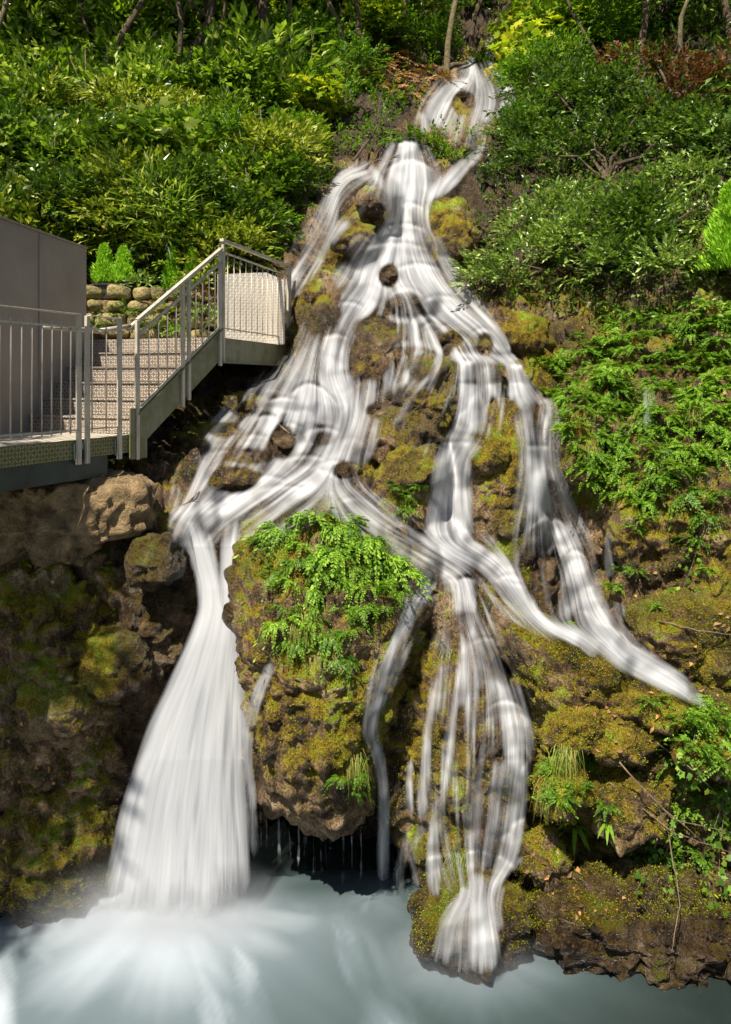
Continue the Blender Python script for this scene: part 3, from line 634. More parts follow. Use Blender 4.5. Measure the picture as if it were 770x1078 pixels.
rk('moss_bank', 'golden brown moss bank below the pale leaved shrub beside the main chute', 'rock',
   [(446,212),(462,200),(490,204),(505,230),(500,262),(498,292),(484,306),(470,296),(458,278),(447,250)], 13.9, .5, lean=.6, moss=.12, big=.14, seed=17, fine=.6)
rk('cascade_rock', 'dark mossy rock parting the uppermost cascade', 'rock',
   [(470,110),(478,96),(494,90),(506,98),(508,116),(498,128),(480,124)], 21.0, .6, moss=.05, big=.06, seed=18)
rk('moss_bank', 'brown mossy hump under the uppermost cascade', 'rock',
   [(440,140),(456,132),(480,134),(498,140),(500,158),(488,176),(470,184),(452,172),(442,156)], 17.6, .7, lean=.5, moss=.12, big=.12, seed=19, fine=.6)
rk('moss_lump', 'green moss lump at the foot of the pale leaved shrub', 'rock',
   [(528,352),(540,336),(560,332),(576,342),(580,362),(566,374),(544,374)], 11.2, .35, moss=.3, big=.04, seed=20, fine=.6)
rk('moss_lump', 'mossy hump near the foot of the shelf beside the long white fall', 'rock',
   [(488,352),(498,344),(514,348),(524,362),(534,380),(520,388),(502,380)], 11.55, .3, lean=.3, moss=.2, big=.04, seed=21, fine=.6)
rk('low_boulder', 'low moss capped boulder in the stepped rapids under the landing', 'rock',
   [(216,512),(222,496),(240,488),(262,488),(276,498),(278,512),(258,520),(232,524)], 9.15, .3, moss=.35, big=.03, seed=22, fine=.6)
rk('step_boulder', 'dark boulder with a dead twig in the middle of the rapids', 'rock',
   [(280,462),(288,446),(302,444),(312,456),(314,474),(302,488),(286,486),(278,476)], 9.9, .28, moss=-.05, big=.04, seed=23)
rk('small_boulder', 'small mossy boulder beside the mossy mound in the rapids', 'rock',
   [(348,496),(354,486),(368,484),(376,494),(374,506),(358,508)], 9.1, .18, moss=.35, big=.02, seed=24, fine=.6)
rk('low_boulder', 'flat mossy boulder at the foot of the tan slab', 'rock',
   [(376,436),(384,424),(400,418),(414,420),(410,432),(394,442),(380,446)], 10.5, .2, moss=.3, big=.02, seed=25, fine=.6)
for i, (x, y, w, h, Yd, lb) in enumerate([
    (206,470,22,14,9.9,'wet black stone nearest the landing shadow in the rapids'), (236,452,24,12,10.2,'wet black stone behind the moss capped boulder'),
    (258,430,20,12,10.7,'dark step stone just under the landing corner'), (196,498,22,14,9.3,'wet dark stone over the lip of the big fall'),
    (300,428,30,10,10.4,'flat wet ledge stone at the head of the rapids'), (250,470,26,12,9.8,'dark ledge stone between the black stone and the twig boulder')]):
    rk('step_stone', lb, 'rock', [(x-w/1, y+2), (x-w*.6, y-h*.8), (x, y-h), (x+w*.6, y-h*.8), (x+w, y), (x+w*.7, y+h*.8), (x, y+h), (x-w*.7, y+h*.8)], Yd, .3, moss=-.15, big=.05, wet=.5, seed=30+i)
rk('cliff_boulder', 'mossy boulder hump beside the big fall under the tan footing', 'rock',
   [(96,600),(110,566),(150,548),(190,552),(204,590),(206,650),(192,710),(160,760),(120,770),(96,720),(90,660)], 8.45, .5, lean=.05, moss=-.02, big=.14, seed=40)
rk('cliff_boulder', 'dark mossy boulder with fallen orange leaves below the walkway', 'rock',
   [(-60,640),(-10,600),(50,590),(95,620),(110,690),(112,770),(90,830),(40,850),(-20,850),(-60,780)], 7.95, .5, moss=-.02, big=.16, seed=41)
rk('cliff_boulder', 'dark green boulder at the waterline beside the foot of the big fall', 'rock',
   [(-50,860),(0,845),(60,840),(105,850),(118,900),(100,945),(40,962),(-30,975),(-60,930)], 7.75, .4, moss=.0, big=.10, wet=.3, seed=42)
rk('tufa_wall', 'tall orange brown mossy tufa wall under the bright herb carpet', 'rock',
   [(655,520),(668,480),(690,440),(730,410),(790,400),(860,430),(870,600),(850,720),(760,720),(700,700),(668,660),(652,600)], 8.75, .6, lean=.15, moss=-.02, big=.2, seed=43)
rk('tufa_wall', 'narrow mossy tufa rib beside the top of the long white fall', 'rock',
   [(588,480),(596,430),(620,400),(650,395),(664,430),(656,500),(650,560),(632,590),(606,580),(592,530)], 9.5, .45, lean=.2, moss=.05, big=.14, seed=44)
rk('mossy_boulder', 'green mossy boulder at the elbow of the side stream below the tufa wall', 'rock',
   [(664,660),(672,640),(700,628),(740,626),(790,640),(800,690),(770,722),(720,712),(690,694)], 7.95, .4, moss=.25, big=.06, seed=45, fine=.6)
rk('pale_block', 'pale bare stone block on the mossy ridge', 'rock',
   [(578,722),(588,708),(612,704),(626,714),(624,732),(604,742),(586,738)], 7.2, .14, moss=-.6, big=.02, seed=46)

def blob(label, x, y, rx, ry, Yd, T, moss, seed, name='mossy_boulder', lean=.2, big=None):
    r = random.Random(seed); o = []
    for k in range(11):
        a = 2*math.pi*k/11; m = r.uniform(.84, 1.12); o.append((x+rx*m*math.cos(a), y-ry*m*math.sin(a)))
    rk(name, label, 'rock', o, Yd, T, lean=lean, moss=moss+.08, big=big if big is not None else T*.2, fine=.55, seed=seed)
blob('mossy hump on the ridge nearest the slanting chute', 545, 668, 24, 20, 7.55, .22, .3, 70)
blob('rounded green hump midway down the mossy ridge', 622, 700, 34, 20, 7.3, .24, .35, 71)
blob('green hump low on the mossy ridge under the side stream', 690, 738, 40, 22, 7.15, .26, .35, 72)
blob('brown tufa lump under the pale block', 600, 765, 34, 24, 7.1, .22, .0, 73, 'tufa_lump')
blob('green lump between the ridge grass and the pale block', 650, 775, 32, 26, 7.05, .25, .25, 74)
blob('shaggy brown lump above the strap fern', 590, 830, 30, 26, 7.0, .22, .05, 75, 'tufa_lump')
blob('dark lump in the hollow by the ivy', 665, 850, 40, 34, 7.05, .22, -.05, 76, 'tufa_lump')
blob('mossy lump at the top end of the side stream ledge', 745, 790, 36, 30, 6.95, .25, .2, 77)
blob('brown tufa lump beside the foot of the lower falls', 572, 900, 26, 30, 7.2, .22, -.1, 78, 'tufa_lump')
blob('orange brown tufa column under the drooping herbs', 664, 560, 16, 50, 8.5, .25, .05, 79, 'tufa_column', .05)
blob('broad tufa hump at the foot of the bright herb carpet', 610, 470, 22, 40, 9.05, .25, .1, 80, 'tufa_lump')
blob('mossy lump on the tan slab', 440, 420, 26, 18, 10.0, .22, .15, 81)
blob('brown lump low on the tan slab', 402, 460, 28, 20, 9.7, .22, .0, 82, 'tufa_lump')
blob('mossy knob at the head of the straight middle fall', 545, 400, 16, 18, 10.5, .2, .1, 83)
blob('green cushion on the mossy pillar', 512, 470, 20, 26, 8.75, .2, .4, 84)
blob('green cushion low on the mossy pillar', 538, 520, 18, 24, 8.75, .18, .3, 85)
blob('bright moss cushion crowning the mossy mound', 440, 492, 22, 16, 8.7, .2, .4, 86)
blob('moss cushion on the long golden bank', 372, 250, 26, 20, 13.0, .3, .35, 87)
blob('moss cushion at the foot of the long golden bank', 330, 320, 26, 26, 12.6, .3, .3, 88)
blob('upper moss cushion on the long golden bank', 392, 215, 18, 16, 13.6, .25, .35, 89)
blob('golden moss cushion under the pale leaved shrub', 480, 250, 18, 26, 13.3, .28, .25, 90)
blob('mossy lump on the low cliff beside the fall lip', 165, 590, 30, 26, 7.85, .25, .25, 91)
blob('lump of dark moss halfway up the low cliff', 120, 700, 40, 34, 7.75, .3, .2, 92)
blob('dark moss lump over the waterline on the low cliff', 60, 740, 44, 36, 7.5, .3, .2, 93)
SV = np.concatenate(SOLIDV); SF = np.concatenate(SOLIDF)
BVH = BVHTree.FromPolygons(SV.tolist(), SF.tolist(), all_triangles=False)
def hit(px, py):
    d = Vector(((px-CX)/F, 1.0, (HY-py)/F))
    loc, n, i, dist = BVH.ray_cast(Vector((0, 0, CZ)), d)
    if loc is None: return None
    if n.dot(d) > 0: n = -n
    return loc, n
# ------------------------------------------------------------------ leaves
def unit(v): return v/np.maximum(np.linalg.norm(v, axis=-1, keepdims=True), 1e-9)
class Leaves:
    def __init__(s): s.V = []; s.F = []; s.k = 0
    def add(s, V, Fc):
        s.V.append(V.reshape(-1, 3)); s.F.append(Fc+s.k); s.k += V.size//3
    def batch(s, B, D, N, L, W, droop=.15, fold=.12, mid=.45):
        n = len(B)
        if n == 0: return
        L = np.broadcast_to(L, n)[:, None]; W = np.broadcast_to(W, n)[:, None]
        D = unit(D); S = unit(np.cross(D, N)); N = unit(np.cross(S, D))
        V = np.stack([B, B+D*L*mid+S*W/2+N*W*fold, B+D*L*mid-S*W/2+N*W*fold, B+D*L*(mid+.05)-N*W*fold*.2, B+D*L-N*L*droop], 1)
        t = np.array([[0, 3, 1], [3, 4, 1], [0, 2, 3], [3, 2, 4]])
        s.add(V, (t[None]+(np.arange(n)*5)[:, None, None]).reshape(-1, 3))
    def quad(s, B, D, N, L, W):
        n = len(B)
        if n == 0: return
        L = np.broadcast_to(L, n)[:, None]; W = np.broadcast_to(W, n)[:, None]
        D = unit(D); S = unit(np.cross(D, N))
        V = np.stack([B, B+D*L*.55+S*W/2, B+D*L, B+D*L*.55-S*W/2], 1)
        t = np.array([[0, 1, 2], [0, 2, 3]])
        s.add(V, (t[None]+(np.arange(n)*4)[:, None, None]).reshape(-1, 3))
    def fan(s, B, D, N, L, prof):
        """lobed leaf: prof = list of (angle deg, radius) about a point on the blade"""
        n = len(B); D = unit(D); S = unit(np.cross(D, N)); N = unit(np.cross(S, D)); L = np.broadcast_to(L, n)[:, None]
        c = B+D*L*.35; pts = [c]
        for a, r in prof:
            a = math.radians(a); pts.append(c+D*L*r*math.cos(a)+S*L*r*math.sin(a)-N*L*(.10*r*r))
        V = np.stack(pts, 1); m = len(prof)
        t = np.array([[0, 1+i, 1+(i+1) % m] for i in range(m)])
        s.add(V, (t[None]+(np.arange(n)*(m+1))[:, None, None]).reshape(-1, 3))
    def build(s, name, mat, parent=None, org=None):
        V = np.concatenate(s.V); o_ = np.array(org if org is not None else (parent.location if parent else (0, 0, 0)))
        o = mesh_np(name, V-o_, np.concatenate(s.F), mat, parent)
        if parent is None: o.location = o_
        return o
IVY = [(0, .72), (28, .40), (55, .60), (95, .38), (140, .48), (180, .33), (220, .48), (265, .38), (305, .60), (332, .40)]
MAPLE = [(0, .9), (18, .45), (42, .8), (62, .42), (95, .6), (150, .3), (180, .32), (210, .3), (265, .6), (298, .42), (318, .8), (342, .45)]
def rdir(n, rng): return unit(rng.normal(size=(n, 3)))
def spray(Lv, rng, C, A, length, nl, L, W, up=.6, droop=.2):
    """many twigs at once: C centres, A axes; nl leaves alternate along each"""
    n = len(C); A = unit(A)
    S = unit(np.cross(A, np.array([0, 0, 1.0])+rng.normal(size=(n, 3))*.15)); N0 = unit(np.cross(S, A)*np.sign(np.cross(S, A)[:, 2:3]+1e-6))
    for k in range(nl):
        t = (k+.6)/nl; sg = 1 if k % 2 else -1
        B = C+A*(length*t)[:, None]-np.array([0, 0, 1])*(length*t*t*droop)[:, None]
        a = rng.uniform(.5, 1.1, n)[:, None]*(1.15-t)
        D = A+S*sg*a+np.array([0, 0, -1])*rng.uniform(0, .45, n)[:, None]+rng.normal(size=(n, 3))*.14
        N = N0*up+rng.normal(size=(n, 3))*.38+np.array([0, 0, .35])
        sc = rng.uniform(.7, 1.15, n)
        Lv.batch(B, D, N, L*sc, W*sc, droop=.12)
def lobe_foliage(Lv, rng, lobes, n, L, W, nl=7, slen=2.4, inner=.45, axisbias=(0, -.25, .35)):
    vol = np.array([l[3]*l[4]*l[5] for l in lobes])**(2/3); pr = vol/vol.sum()
    ns = max(1, n//nl); idx = rng.choice(len(lobes), ns, p=pr); Lb = np.array(lobes)[idx]
    d = rdir(ns, rng); d[:, 2] = np.where(d[:, 2] < -.35, -d[:, 2]*.6, d[:, 2]); d = unit(d)
    r = rng.uniform(inner, 1.0, ns)**.7
    clump = 1+.5*fbm(d*2.3+Lb[:, :3], 1.0, 2, 5)
    C = Lb[:, :3]+d*Lb[:, 3:6]*(r*clump)[:, None]
    keep = fbm(C, 1.9, 2, int(rng.integers(100))) > (-.16 if max(l[3] for l in lobes) > .45 else -9)
    C = C[keep]; d = d[keep]
    A = d+np.array(axisbias)+rng.normal(size=d.shape)*.35
    spray(Lv, rng, C, A, rng.uniform(.7, 1.2, len(C))*L*slen, nl, L, W)
    return C
def stems_to(mb, base, tips, r0, r1, rng, kink=.12, n=5, seg=6):
    b = Vector(base)
    for t in tips:
        t = Vector(t); pts = []
        for i in range(seg):
            f = i/(seg-1); p = b.lerp(t, f); p.z += math.sin(f*math.pi)*(t-b).length*.08
            if 0 < i < seg-1: p += Vector(rng.normal(size=3))*(t-b).length*kink*.35
            pts.append(p)
        mb.tube(pts, [r0+(r1-r0)*i/(seg-1) for i in range(seg)], n)

# ---- prototypes of the thicket shrubs, copied about the slope
def shrub_proto(name, mat, L, W, n, seed, R=(.75, .7, .75), style='shrub', nl=7):
    rng = np.random.default_rng(seed); root = empty(name)
    lobes = [(0, 0, R[2]*.8, *R)]
    for k in range(5):
        a = rng.uniform(0, 6.28); lobes.append((R[0]*.65*math.cos(a), R[1]*.65*math.sin(a), R[2]*rng.uniform(.4, 1.35), R[0]*.5, R[1]*.5, R[2]*.5))
    lv = Leaves(); C = lobe_foliage(lv, rng, lobes, n, L, W, nl)
    mb = MB(); sel = C[rng.choice(len(C), 9)]
    stems_to(mb, (0, 0, -.25), sel*np.array([.85, .85, .95]), .022, .006, rng)
    mb.build('stem', M['bark'], root); lv.build('foliage', mat, root)
    root['category'] = 'shrub'
    return root
def copy_tree(o, parent=None):
    c = o.copy(); COL.objects.link(c); c.parent = parent
    for ch in o.children: copy_tree(ch, c)
    return c
USED = set()
def put(proto, loc, rz=0, s=1.0, label=None, group=None, tilt=(0, 0)):
    if proto.name in USED: o = copy_tree(proto)
    else: o = proto; USED.add(proto.name)
    o.location = loc; o.rotation_euler = (tilt[0], tilt[1], rz); o.scale = (s, s, s)
    for k, v in (('label', label), ('group', group)):
        if v: o[k] = v
    return o
PR = {}
PR['laurel'] = shrub_proto('laurel_shrub', M['laurel'], .17, .066, 3200, 11)
PR['laurel2'] = shrub_proto('laurel_shrub', M['laurel_y'], .17, .056, 3000, 12)
PR['dark'] = shrub_proto('dark_shrub', M['dark'], .13, .060, 3300, 13)
PR['fine'] = shrub_proto('leafy_shrub', M['herb_d'], .095, .042, 3400, 14)
PR['yellow'] = shrub_proto('yellow_shrub', M['yellow'], .10, .06, 2000, 15)
def broad_proto(name, mat, L, n, seed, prof, R=.7):
    rng = np.random.default_rng(seed); root = empty(name); lv = Leaves(); ns = n//5
    d = rdir(ns, rng); d[:, 2] = np.abs(d[:, 2])*.9; C = d*np.array([R, R*.8, R*.8])*rng.uniform(.45, 1.1, ns)[:, None]+np.array([0, 0, R*.7])
    for k in range(5):
        B = C+rng.normal(size=C.shape)*L*.7; D = d*np.array([1, 1, .2])+rng.normal(size=C.shape)*.5+np.array([0, -.15, -.35]); N = np.array([0, -.35, 1.0])+rng.normal(size=C.shape)*.35
        lv.fan(B, D, N, rng.uniform(.6, 1.15, ns)*L, prof)
    mb = MB(); stems_to(mb, (0, 0, -.3), C[rng.choice(len(C), 8)], .02, .005, rng); mb.build('stem', M['bark'], root); lv.build('foliage', mat, root); root['category'] = 'shrub'
    return root
PR['broad'] = broad_proto('broad_leaved_shrub', M['laurel'], .12, 1300, 16, IVY)
PR['maple'] = broad_proto('maple_bush', M['yellow'], .22, 420, 17, MAPLE)
PR['willowy'] = shrub_proto('long_leaved_shrub', M['laurel'], .26, .034, 2400, 18, R=(.6, .5, .8))
r4 = random.Random(44)
def near(px, py, lift=0.0, dY=0.0):
    h = hit(px, py); p = h[0] if h else at(px, py, float(depth0(np.array(px), np.array(py))))
    return (p.x, p.y+dY, p.z+lift)
LB = {
 'laurel': ('glossy green laurel shrub massed on the wooded slope above the walkway', 'laurel shrubs massed on the slope'),
 'laurel2': ('yellowish green long leaved laurel bush in the sunny thicket behind the stairs', 'sunlit laurel bushes behind the stairs'),
 'dark': ('dark green shrub in the shade of the trees at the top of the slope', 'dark shrubs under the trees'),
 'fine': ('small leaved bright green bush beside the upper cascades', 'small leaved bushes beside the cascades'),
 'yellow': ('yellow green sunlit sapling bush under the trees', 'yellow green saplings'),
}
def shrubs(kind, spots, sc=(.85, 1.2), lift=-.25, dY=.1, label=None, group=None):
    for (x, y, *m) in spots:
        s = r4.uniform(*sc)*(m[0] if m else 1)
        put(PR[kind], near(x, y, lift*s, dY), r4.uniform(0, 6.28), s*r4.choice((.8, 1, 1, 1.15)), label or LB[kind][0], group or LB[kind][1], (r4.uniform(-.15, .2), r4.uniform(-.2, .2)))
def jit(x0, y0, x1, y1, dx, dy, skip=lambda x, y: False):
    out = []; k = 0; y = y0
    while y <= y1:
        x = x0+(dx/2 if k % 2 else 0)
        while x <= x1:
            a = x+r4.uniform(-.3, .3)*dx; b = y+r4.uniform(-.3, .3)*dy
            if not skip(a, b): out.append((a, b))
            x += dx
        y += dy; k += 1
    return out
def open_slope(x, y):      # keep the stream bed and the bare banks clear
    edge = np.interp(y, [0, 60, 110, 150, 200, 250, 300, 340], [470, 400, 370, 330, 318, 296, 276, 262])
    return x > edge-18
shrubs('laurel', jit(-120, 130, 300, 300, 50, 42, open_slope), (.75, 1.1))
shrubs('laurel2', jit(-60, 150, 290, 310, 62, 46, open_slope), (.6, .95), dY=-.25)
shrubs('laurel2', [(205,262,.8), (228,285,.8), (190,292,.7), (250,300,.7), (60,262,.9), (120,270,.8), (150,240,1)], (.8, 1.0), dY=-.35)
shrubs('laurel', jit(-160, 40, 330, 120, 58, 40, open_slope), (1.2, 1.7))
shrubs('dark', jit(-100, 70, 290, 270, 105, 66, open_slope), (.9, 1.3), dY=-.1, label='dark leaved bush standing out among the paler laurels', group='dark bushes among the laurels')
shrubs('fine', jit(-60, 100, 300, 240, 120, 75, open_slope), (1.0, 1.3), dY=-.35, label='small leaved fresh green bush poking out of the laurel thicket', group='fresh green bushes in the laurel thicket')
shrubs('dark', jit(-160, -60, 420, 50, 70, 40, open_slope), (1.3, 1.9))
shrubs('laurel_y' if 'laurel_y' in PR else 'laurel2', jit(-100, 0, 400, 60, 110, 40, open_slope), (1.2, 1.7), dY=-.4, label='sunlit pale leaved bush under the trees at the top of the wood', group='sunlit bushes under the trees')
shrubs('fine', [(300,120,1.1), (320,165,.9), (345,130,1.1), (365,95,1.2), (300,210,.8), (285,250,.75), (330,75,1.5), (395,62,1.4), (420,45,1.5), (350,45,1.7), (445,38,1.6), (385,30,1.8), (455,60,.9)], (.8, 1.1))
shrubs('yellow', [(275,28,1.8), (300,18,2), (395,30,1.8), (340,100,1.0), (330,150,.7), (545,50,1.3), (570,60,1.2), (560,78,1.0), (535,62,.9), (160,40,1.3), (110,90,.8)], (.8, 1.1))
shrubs('dark', [(540,-10,1), (600,0,1), (650,-20,1), (720,-30,1), (790,-10,1), (480,-20,1), (520,5,.8), (620,30,.8), (580,20,.8), (690,20,.8), (760,40,.8), (830,60,.8), (480,20,.55)], (1.5, 2.0))
shrubs('fine', [(560,105,.9), (590,92,1.0), (548,128,.6), (620,70,1.2), (640,50,1.4), (565,150,.7), (600,60,1.2)], (.9, 1.2))
shrubs('dark', [(545,165,.7), (575,140,.9), (612,120,.9), (530,190,.5), (560,185,.7), (600,160,.8), (640,140,.8), (675,170,.8), (720,170,.8), (770,190,.9), (740,300,.6), (700,290,.6), (665,280,.6), (790,260,.7), (620,290,.5)], (.9, 1.15), label='dark green shrub crowding in behind the pale leaved shrub', group='dark shrubs behind the pale shrub')

shrubs('broad', [(40,180), (110,215), (165,195), (235,120), (285,95), (70,110), (140,95), (210,215), (15,130), (260,235), (310,60), (190,60), (90,40), (20,60)], (.9, 1.3), dY=-.45, label='pale broad leaved bush breaking the laurel thicket', group='broad leaved bushes in the thicket')
shrubs('maple', [(560,58), (585,66), (545,75), (575,88,.8), (395,48), (120,60), (330,125,.6), (160,20), (410,18)], (1.0, 1.4), dY=-.6, label='sunlit bush with large lobed yellow green leaves', group='yellow green maple bushes')
shrubs('willowy', [(165,270,.8), (190,282,.8), (215,275,.8), (150,255,.9), (235,260,.8), (200,250,.9)], (.8, 1.1), dY=-.5, label='bush with long narrow drooping leaves right behind the stone wall', group='long leaved bushes behind the stone wall')
shrubs('dark', jit(830, 40, 1050, 280, 70, 50), (.9, 1.3), label='dark shrub on the steep bank beyond the bright conifer', group='dark shrubs beyond the conifer')
# the big pale leaved shrub leaning over the bank: lobes laid along the slope
def big_shrub(name, label, mat, spec, n, L, W, seed, stems=True, nl=8, cat='shrub', trunk=None):
    rng = np.random.default_rng(seed); lobes = []
    for (x, y, rx, ry, dY) in spec:
        Yd = float(depth0(np.array(float(x)), np.array(float(y))))-dY
        c = at(x, y, Yd); lobes.append((c.x, c.y, c.z, rx*Yd/F, rx*Yd/F*.7, ry*Yd/F))
    base = near(trunk[0], trunk[1]) if trunk else near(spec[0][0], spec[0][1]+spec[0][3]*.6)
    root = empty(name, base); tag(root, label, cat)
    lv = Leaves(); C = lobe_foliage(lv, rng, lobes, n, L, W, nl)
    if stems:
        mb = MB(); stems_to(mb, base, C[rng.choice(len(C), 16)], .03, .006, rng, seg=7); mb.build('stem', M['bark'], root)
    lv.build('foliage', mat, root)
    return root
big_shrub('pale_shrub', 'big pale grey green shrub of small oval leaves sprawling over the bank', M['bay'],
  [(560,285,60,34,.6), (520,300,45,22,.5), (610,265,60,40,.7), (655,235,60,40,.6), (600,230,50,36,.5), (690,250,50,45,.6), (720,205,50,36,.5), (560,250,40,28,.4), (650,285,45,28,.7), (705,285,34,22,.7), (500,285,22,14,.4), (745,240,36,40,.5)],
  22000, .090, .036, 31, trunk=(650, 300))
big_shrub('dark_glossy_shrub', 'dark glossy shrub hanging over the upper cascade above the pale shrub', M['dark'],
  [(560,150,44,30,.5), (590,175,50,30,.5), (545,180,26,22,.3), (640,160,56,34,.4), (700,130,50,34,.4), (750,160,44,40,.4), (610,110,44,30,.5), (660,90,50,30,.6)],
  12000, .12, .048, 32, trunk=(640, 190))
big_shrub('brown_shrub', 'shrub of dead brown leaves high on the bank above the dark glossy shrub', M['dead'],
  [(700,85,40,24,.8), (740,105,40,24,.8), (660,70,26,16,.8), (765,80,30,24,.8), (720,120,30,12,.7)], 3600, .13, .055, 33, trunk=(720, 125))

# ---- undergrowth clothing the slope between the shrubs
def in_poly(x, y, poly):
    c = False; n = len(poly)
    for i in range(n):
        x1, y1 = poly[i]; x2, y2 = poly[(i+1) % n]
        if (y1 > y) != (y2 > y) and x < (x2-x1)*(y-y1)/(y2-y1)+x1: c = not c
    return c
def scatter(polys, n, seed, wmax=.15, nzmin=-1, noisecut=None):
    r = random.Random(seed); pts = []; nrm = []
    for poly, wgt in polys:
        xs = [p[0] for p in poly]; ys = [p[1] for p in poly]; got = 0; tries = 0
        while got < n*wgt and tries < n*wgt*6+50:
            tries += 1; x = r.uniform(min(xs), max(xs)); y = r.uniform(min(ys), max(ys))
            if not in_poly(x, y, poly): continue
            if -60 < x < 839 and 0 <= y < 1179 and WM[int(y), int(x)+60] > wmax: continue
            h = hit(x, y)
            if not h or h[1].z < nzmin or h[0].z < .03: continue
            pts.append(h[0]); nrm.append(h[1]); got += 1
    P = np.array([tuple(p) for p in pts]); N = np.array([tuple(p) for p in nrm])
    if noisecut is not None and len(P):
        k = fbm(P, 1.6, 3, seed) > noisecut; P = P[k]; N = N[k]
    return P, N
LEFTP = [(-40,-20),(480,-20),(470,60),(400,66),(370,112),(350,160),(330,200),(300,260),(285,300),(255,330),(-40,330)]
RIGHTP = [(520,-20),(810,-20),(810,330),(700,345),(560,330),(505,300),(500,230),(540,150),(540,90),(530,50)]
def undergrowth(name, mat, polys, n, L, W, seed, nl=5, label=None, nc=None, s=(.7, 1.3)):
    P, N = scatter(polys, n, seed, noisecut=nc); rng = np.random.default_rng(seed); lv = Leaves()
    k = (P[:, 1]/13)[:, None]; sc = np.clip(P[:, 1]/13, .8, 2.0)
    for _ in range(1):
        A = N+np.array([0, -.2, .7])+rng.normal(size=P.shape)*.5
        spray(lv, rng, P, A, rng.uniform(*s, len(P))*L*3*sc, nl, L*sc, W*sc)
    o = lv.build(name, mat); tag(o, label, 'ground cover', None, 'stuff'); return o
undergrowth('undergrowth', M['dark'], [(LEFTP, .55), (RIGHTP, .45)], 4200, .10, .045, 61, label='dark leafy undergrowth covering the wooded slope')
undergrowth('undergrowth', M['fine'] if 'fine' in M else M['herb_d'], [([(290,60),(480,50),(480,80),(420,130),(400,160),(340,210),(300,290),(270,300)], .5), ([(500,60),(560,60),(545,150),(520,140)], .2), ([(440,130),(500,140),(500,160),(470,180)], .1)], 2000, .075, .035, 62, label='bright green low plants along the banks of the upper cascades', nc=-.1)
# ------------------------------------------------------------------ herbs, ferns, ivy, grass, moss
def frond(lv, rng, B, D, L, pairs=7, drop=.5, ll=.22, w=.5, stemmb=None):
    """pinnate fronds, many at once: base points, directions, lengths"""
    n = len(B); D = unit(D); S = unit(np.cross(D, np.array([0, 0, 1.0])+rng.normal(size=(n, 3))*.25))
    z = np.array([0, 0, -1.0])
    def pt(t): return B+D*(L*t)[:, None]+z*(L*t*t*drop)[:, None]
    for k in range(pairs):
        t = .28+.72*(k+.5)/pairs; p = pt(t); ax = unit(pt(t+.05)-pt(t)); nn = unit(np.cross(S, ax)); nn *= np.sign(nn[:, 2:3]+1e-6)
        s = ll*(1.15-.75*abs(t-.5))*(1.25-t*.75)
        for sg in (-1, 1):
            d = ax*.75+S*sg+z*.2+rng.normal(size=(n, 3))*.15
            q = nn+rng.normal(size=(n, 3))*.3
            lv.quad(p, d, q, L*s, L*s*w)
            d2 = ax*1.3+S*sg*.5+rng.normal(size=(n, 3))*.2
            lv.quad(p+unit(d)*(L*s*.35)[:, None], d2, q, L*s*.6, L*s*w*.7)
    lv.quad(pt(.97), D+z*drop, np.tile([0, -.3, 1.0], (n, 1)), L*ll*.9, L*ll*w)
    # rachis as a slim blade
    a = B; b = pt(.5); c = pt(1.0); wd = (L*.012)[:, None]*S
    V = np.stack([a-wd, a+wd, b+wd, b-wd, c], 1)
    t = np.array([[0, 1, 2], [0, 2, 3], [3, 2, 4]]); lv.add(V, (t[None]+(np.arange(n)*5)[:, None, None]).reshape(-1, 3))
def herb_proto(name, mat, nf, L, seed, out=1.0, drop=.55, cat='herb', w=.5, pairs=6, ll=.22):
    rng = np.random.default_rng(seed); root = empty(name); lv = Leaves()
    a = rng.uniform(0, 6.28, nf); e = rng.uniform(.25, 1.3, nf)
    D = np.stack([np.cos(a)*out, np.sin(a)*out, e], 1)
    B = np.stack([np.cos(a), np.sin(a), 0*a], 1)*rng.uniform(0, .05, nf)[:, None]
    frond(lv, rng, B, D, rng.uniform(.55, 1.1, nf)*L, pairs, drop, ll, w)
    lv.build('foliage', mat, root); root['category'] = cat
    return root
PR['herb'] = herb_proto('feathery_herb', M['herb'], 44, .30, 71, pairs=9, ll=.15)
PR['herbd'] = herb_proto('feathery_herb', M['herb_d'], 34, .32, 72, pairs=8, ll=.17)
PR['hang'] = herb_proto('hanging_herb', M['herb_d'], 30, .40, 73, 1.1, .9, pairs=8, ll=.18, w=.4)
PR['hang2'] = herb_proto('hanging_herb', M['herb'], 22, .42, 74, 1.2, 1.0, pairs=9, ll=.16, w=.42)
def herbs(kind, spots, sc, label, group, lean=.25, out=.02):
    for (x, y, *m) in spots:
        h = hit(x, y)
        if not h: continue
        p = h[0]+h[1]*out; s = r4.uniform(*sc)*(m[0] if m else 1)
        put(PR[kind], p, r4.uniform(0, 6.28), s, label, group, (math.atan2(-h[1].y, max(h[1].z, .3))*lean+r4.uniform(-.1, .1), h[1].x*.4+r4.uniform(-.1, .1)))
BANK = [(575,400),(600,360),(640,330),(700,320),(770,318),(800,330),(800,470),(740,500),(700,520),(668,560),(650,500),(620,520),(598,470),(590,430),(572,420)]
def inbank(n, sd_, poly=BANK):
    r = random.Random(sd_); out = []
    xs = [p[0] for p in poly]; ys = [p[1] for p in poly]
    while len(out) < n:
        x = r.uniform(min(xs), max(xs)); y = r.uniform(min(ys), max(ys))
        if in_poly(x, y, poly) and all(math.hypot(x-a, y-b) > 6.5 for a, b in out): out.append((x, y))
    return out
herbs('herb', inbank(230, 81), (.42, .78), 'bright green feathery herb in the sunny carpet over the steep bank', 'feathery herbs carpeting the bank')
herbs('hang2', inbank(60, 82), (.4, .7), 'bright green feathery herb in the sunny carpet over the steep bank', 'feathery herbs carpeting the bank')
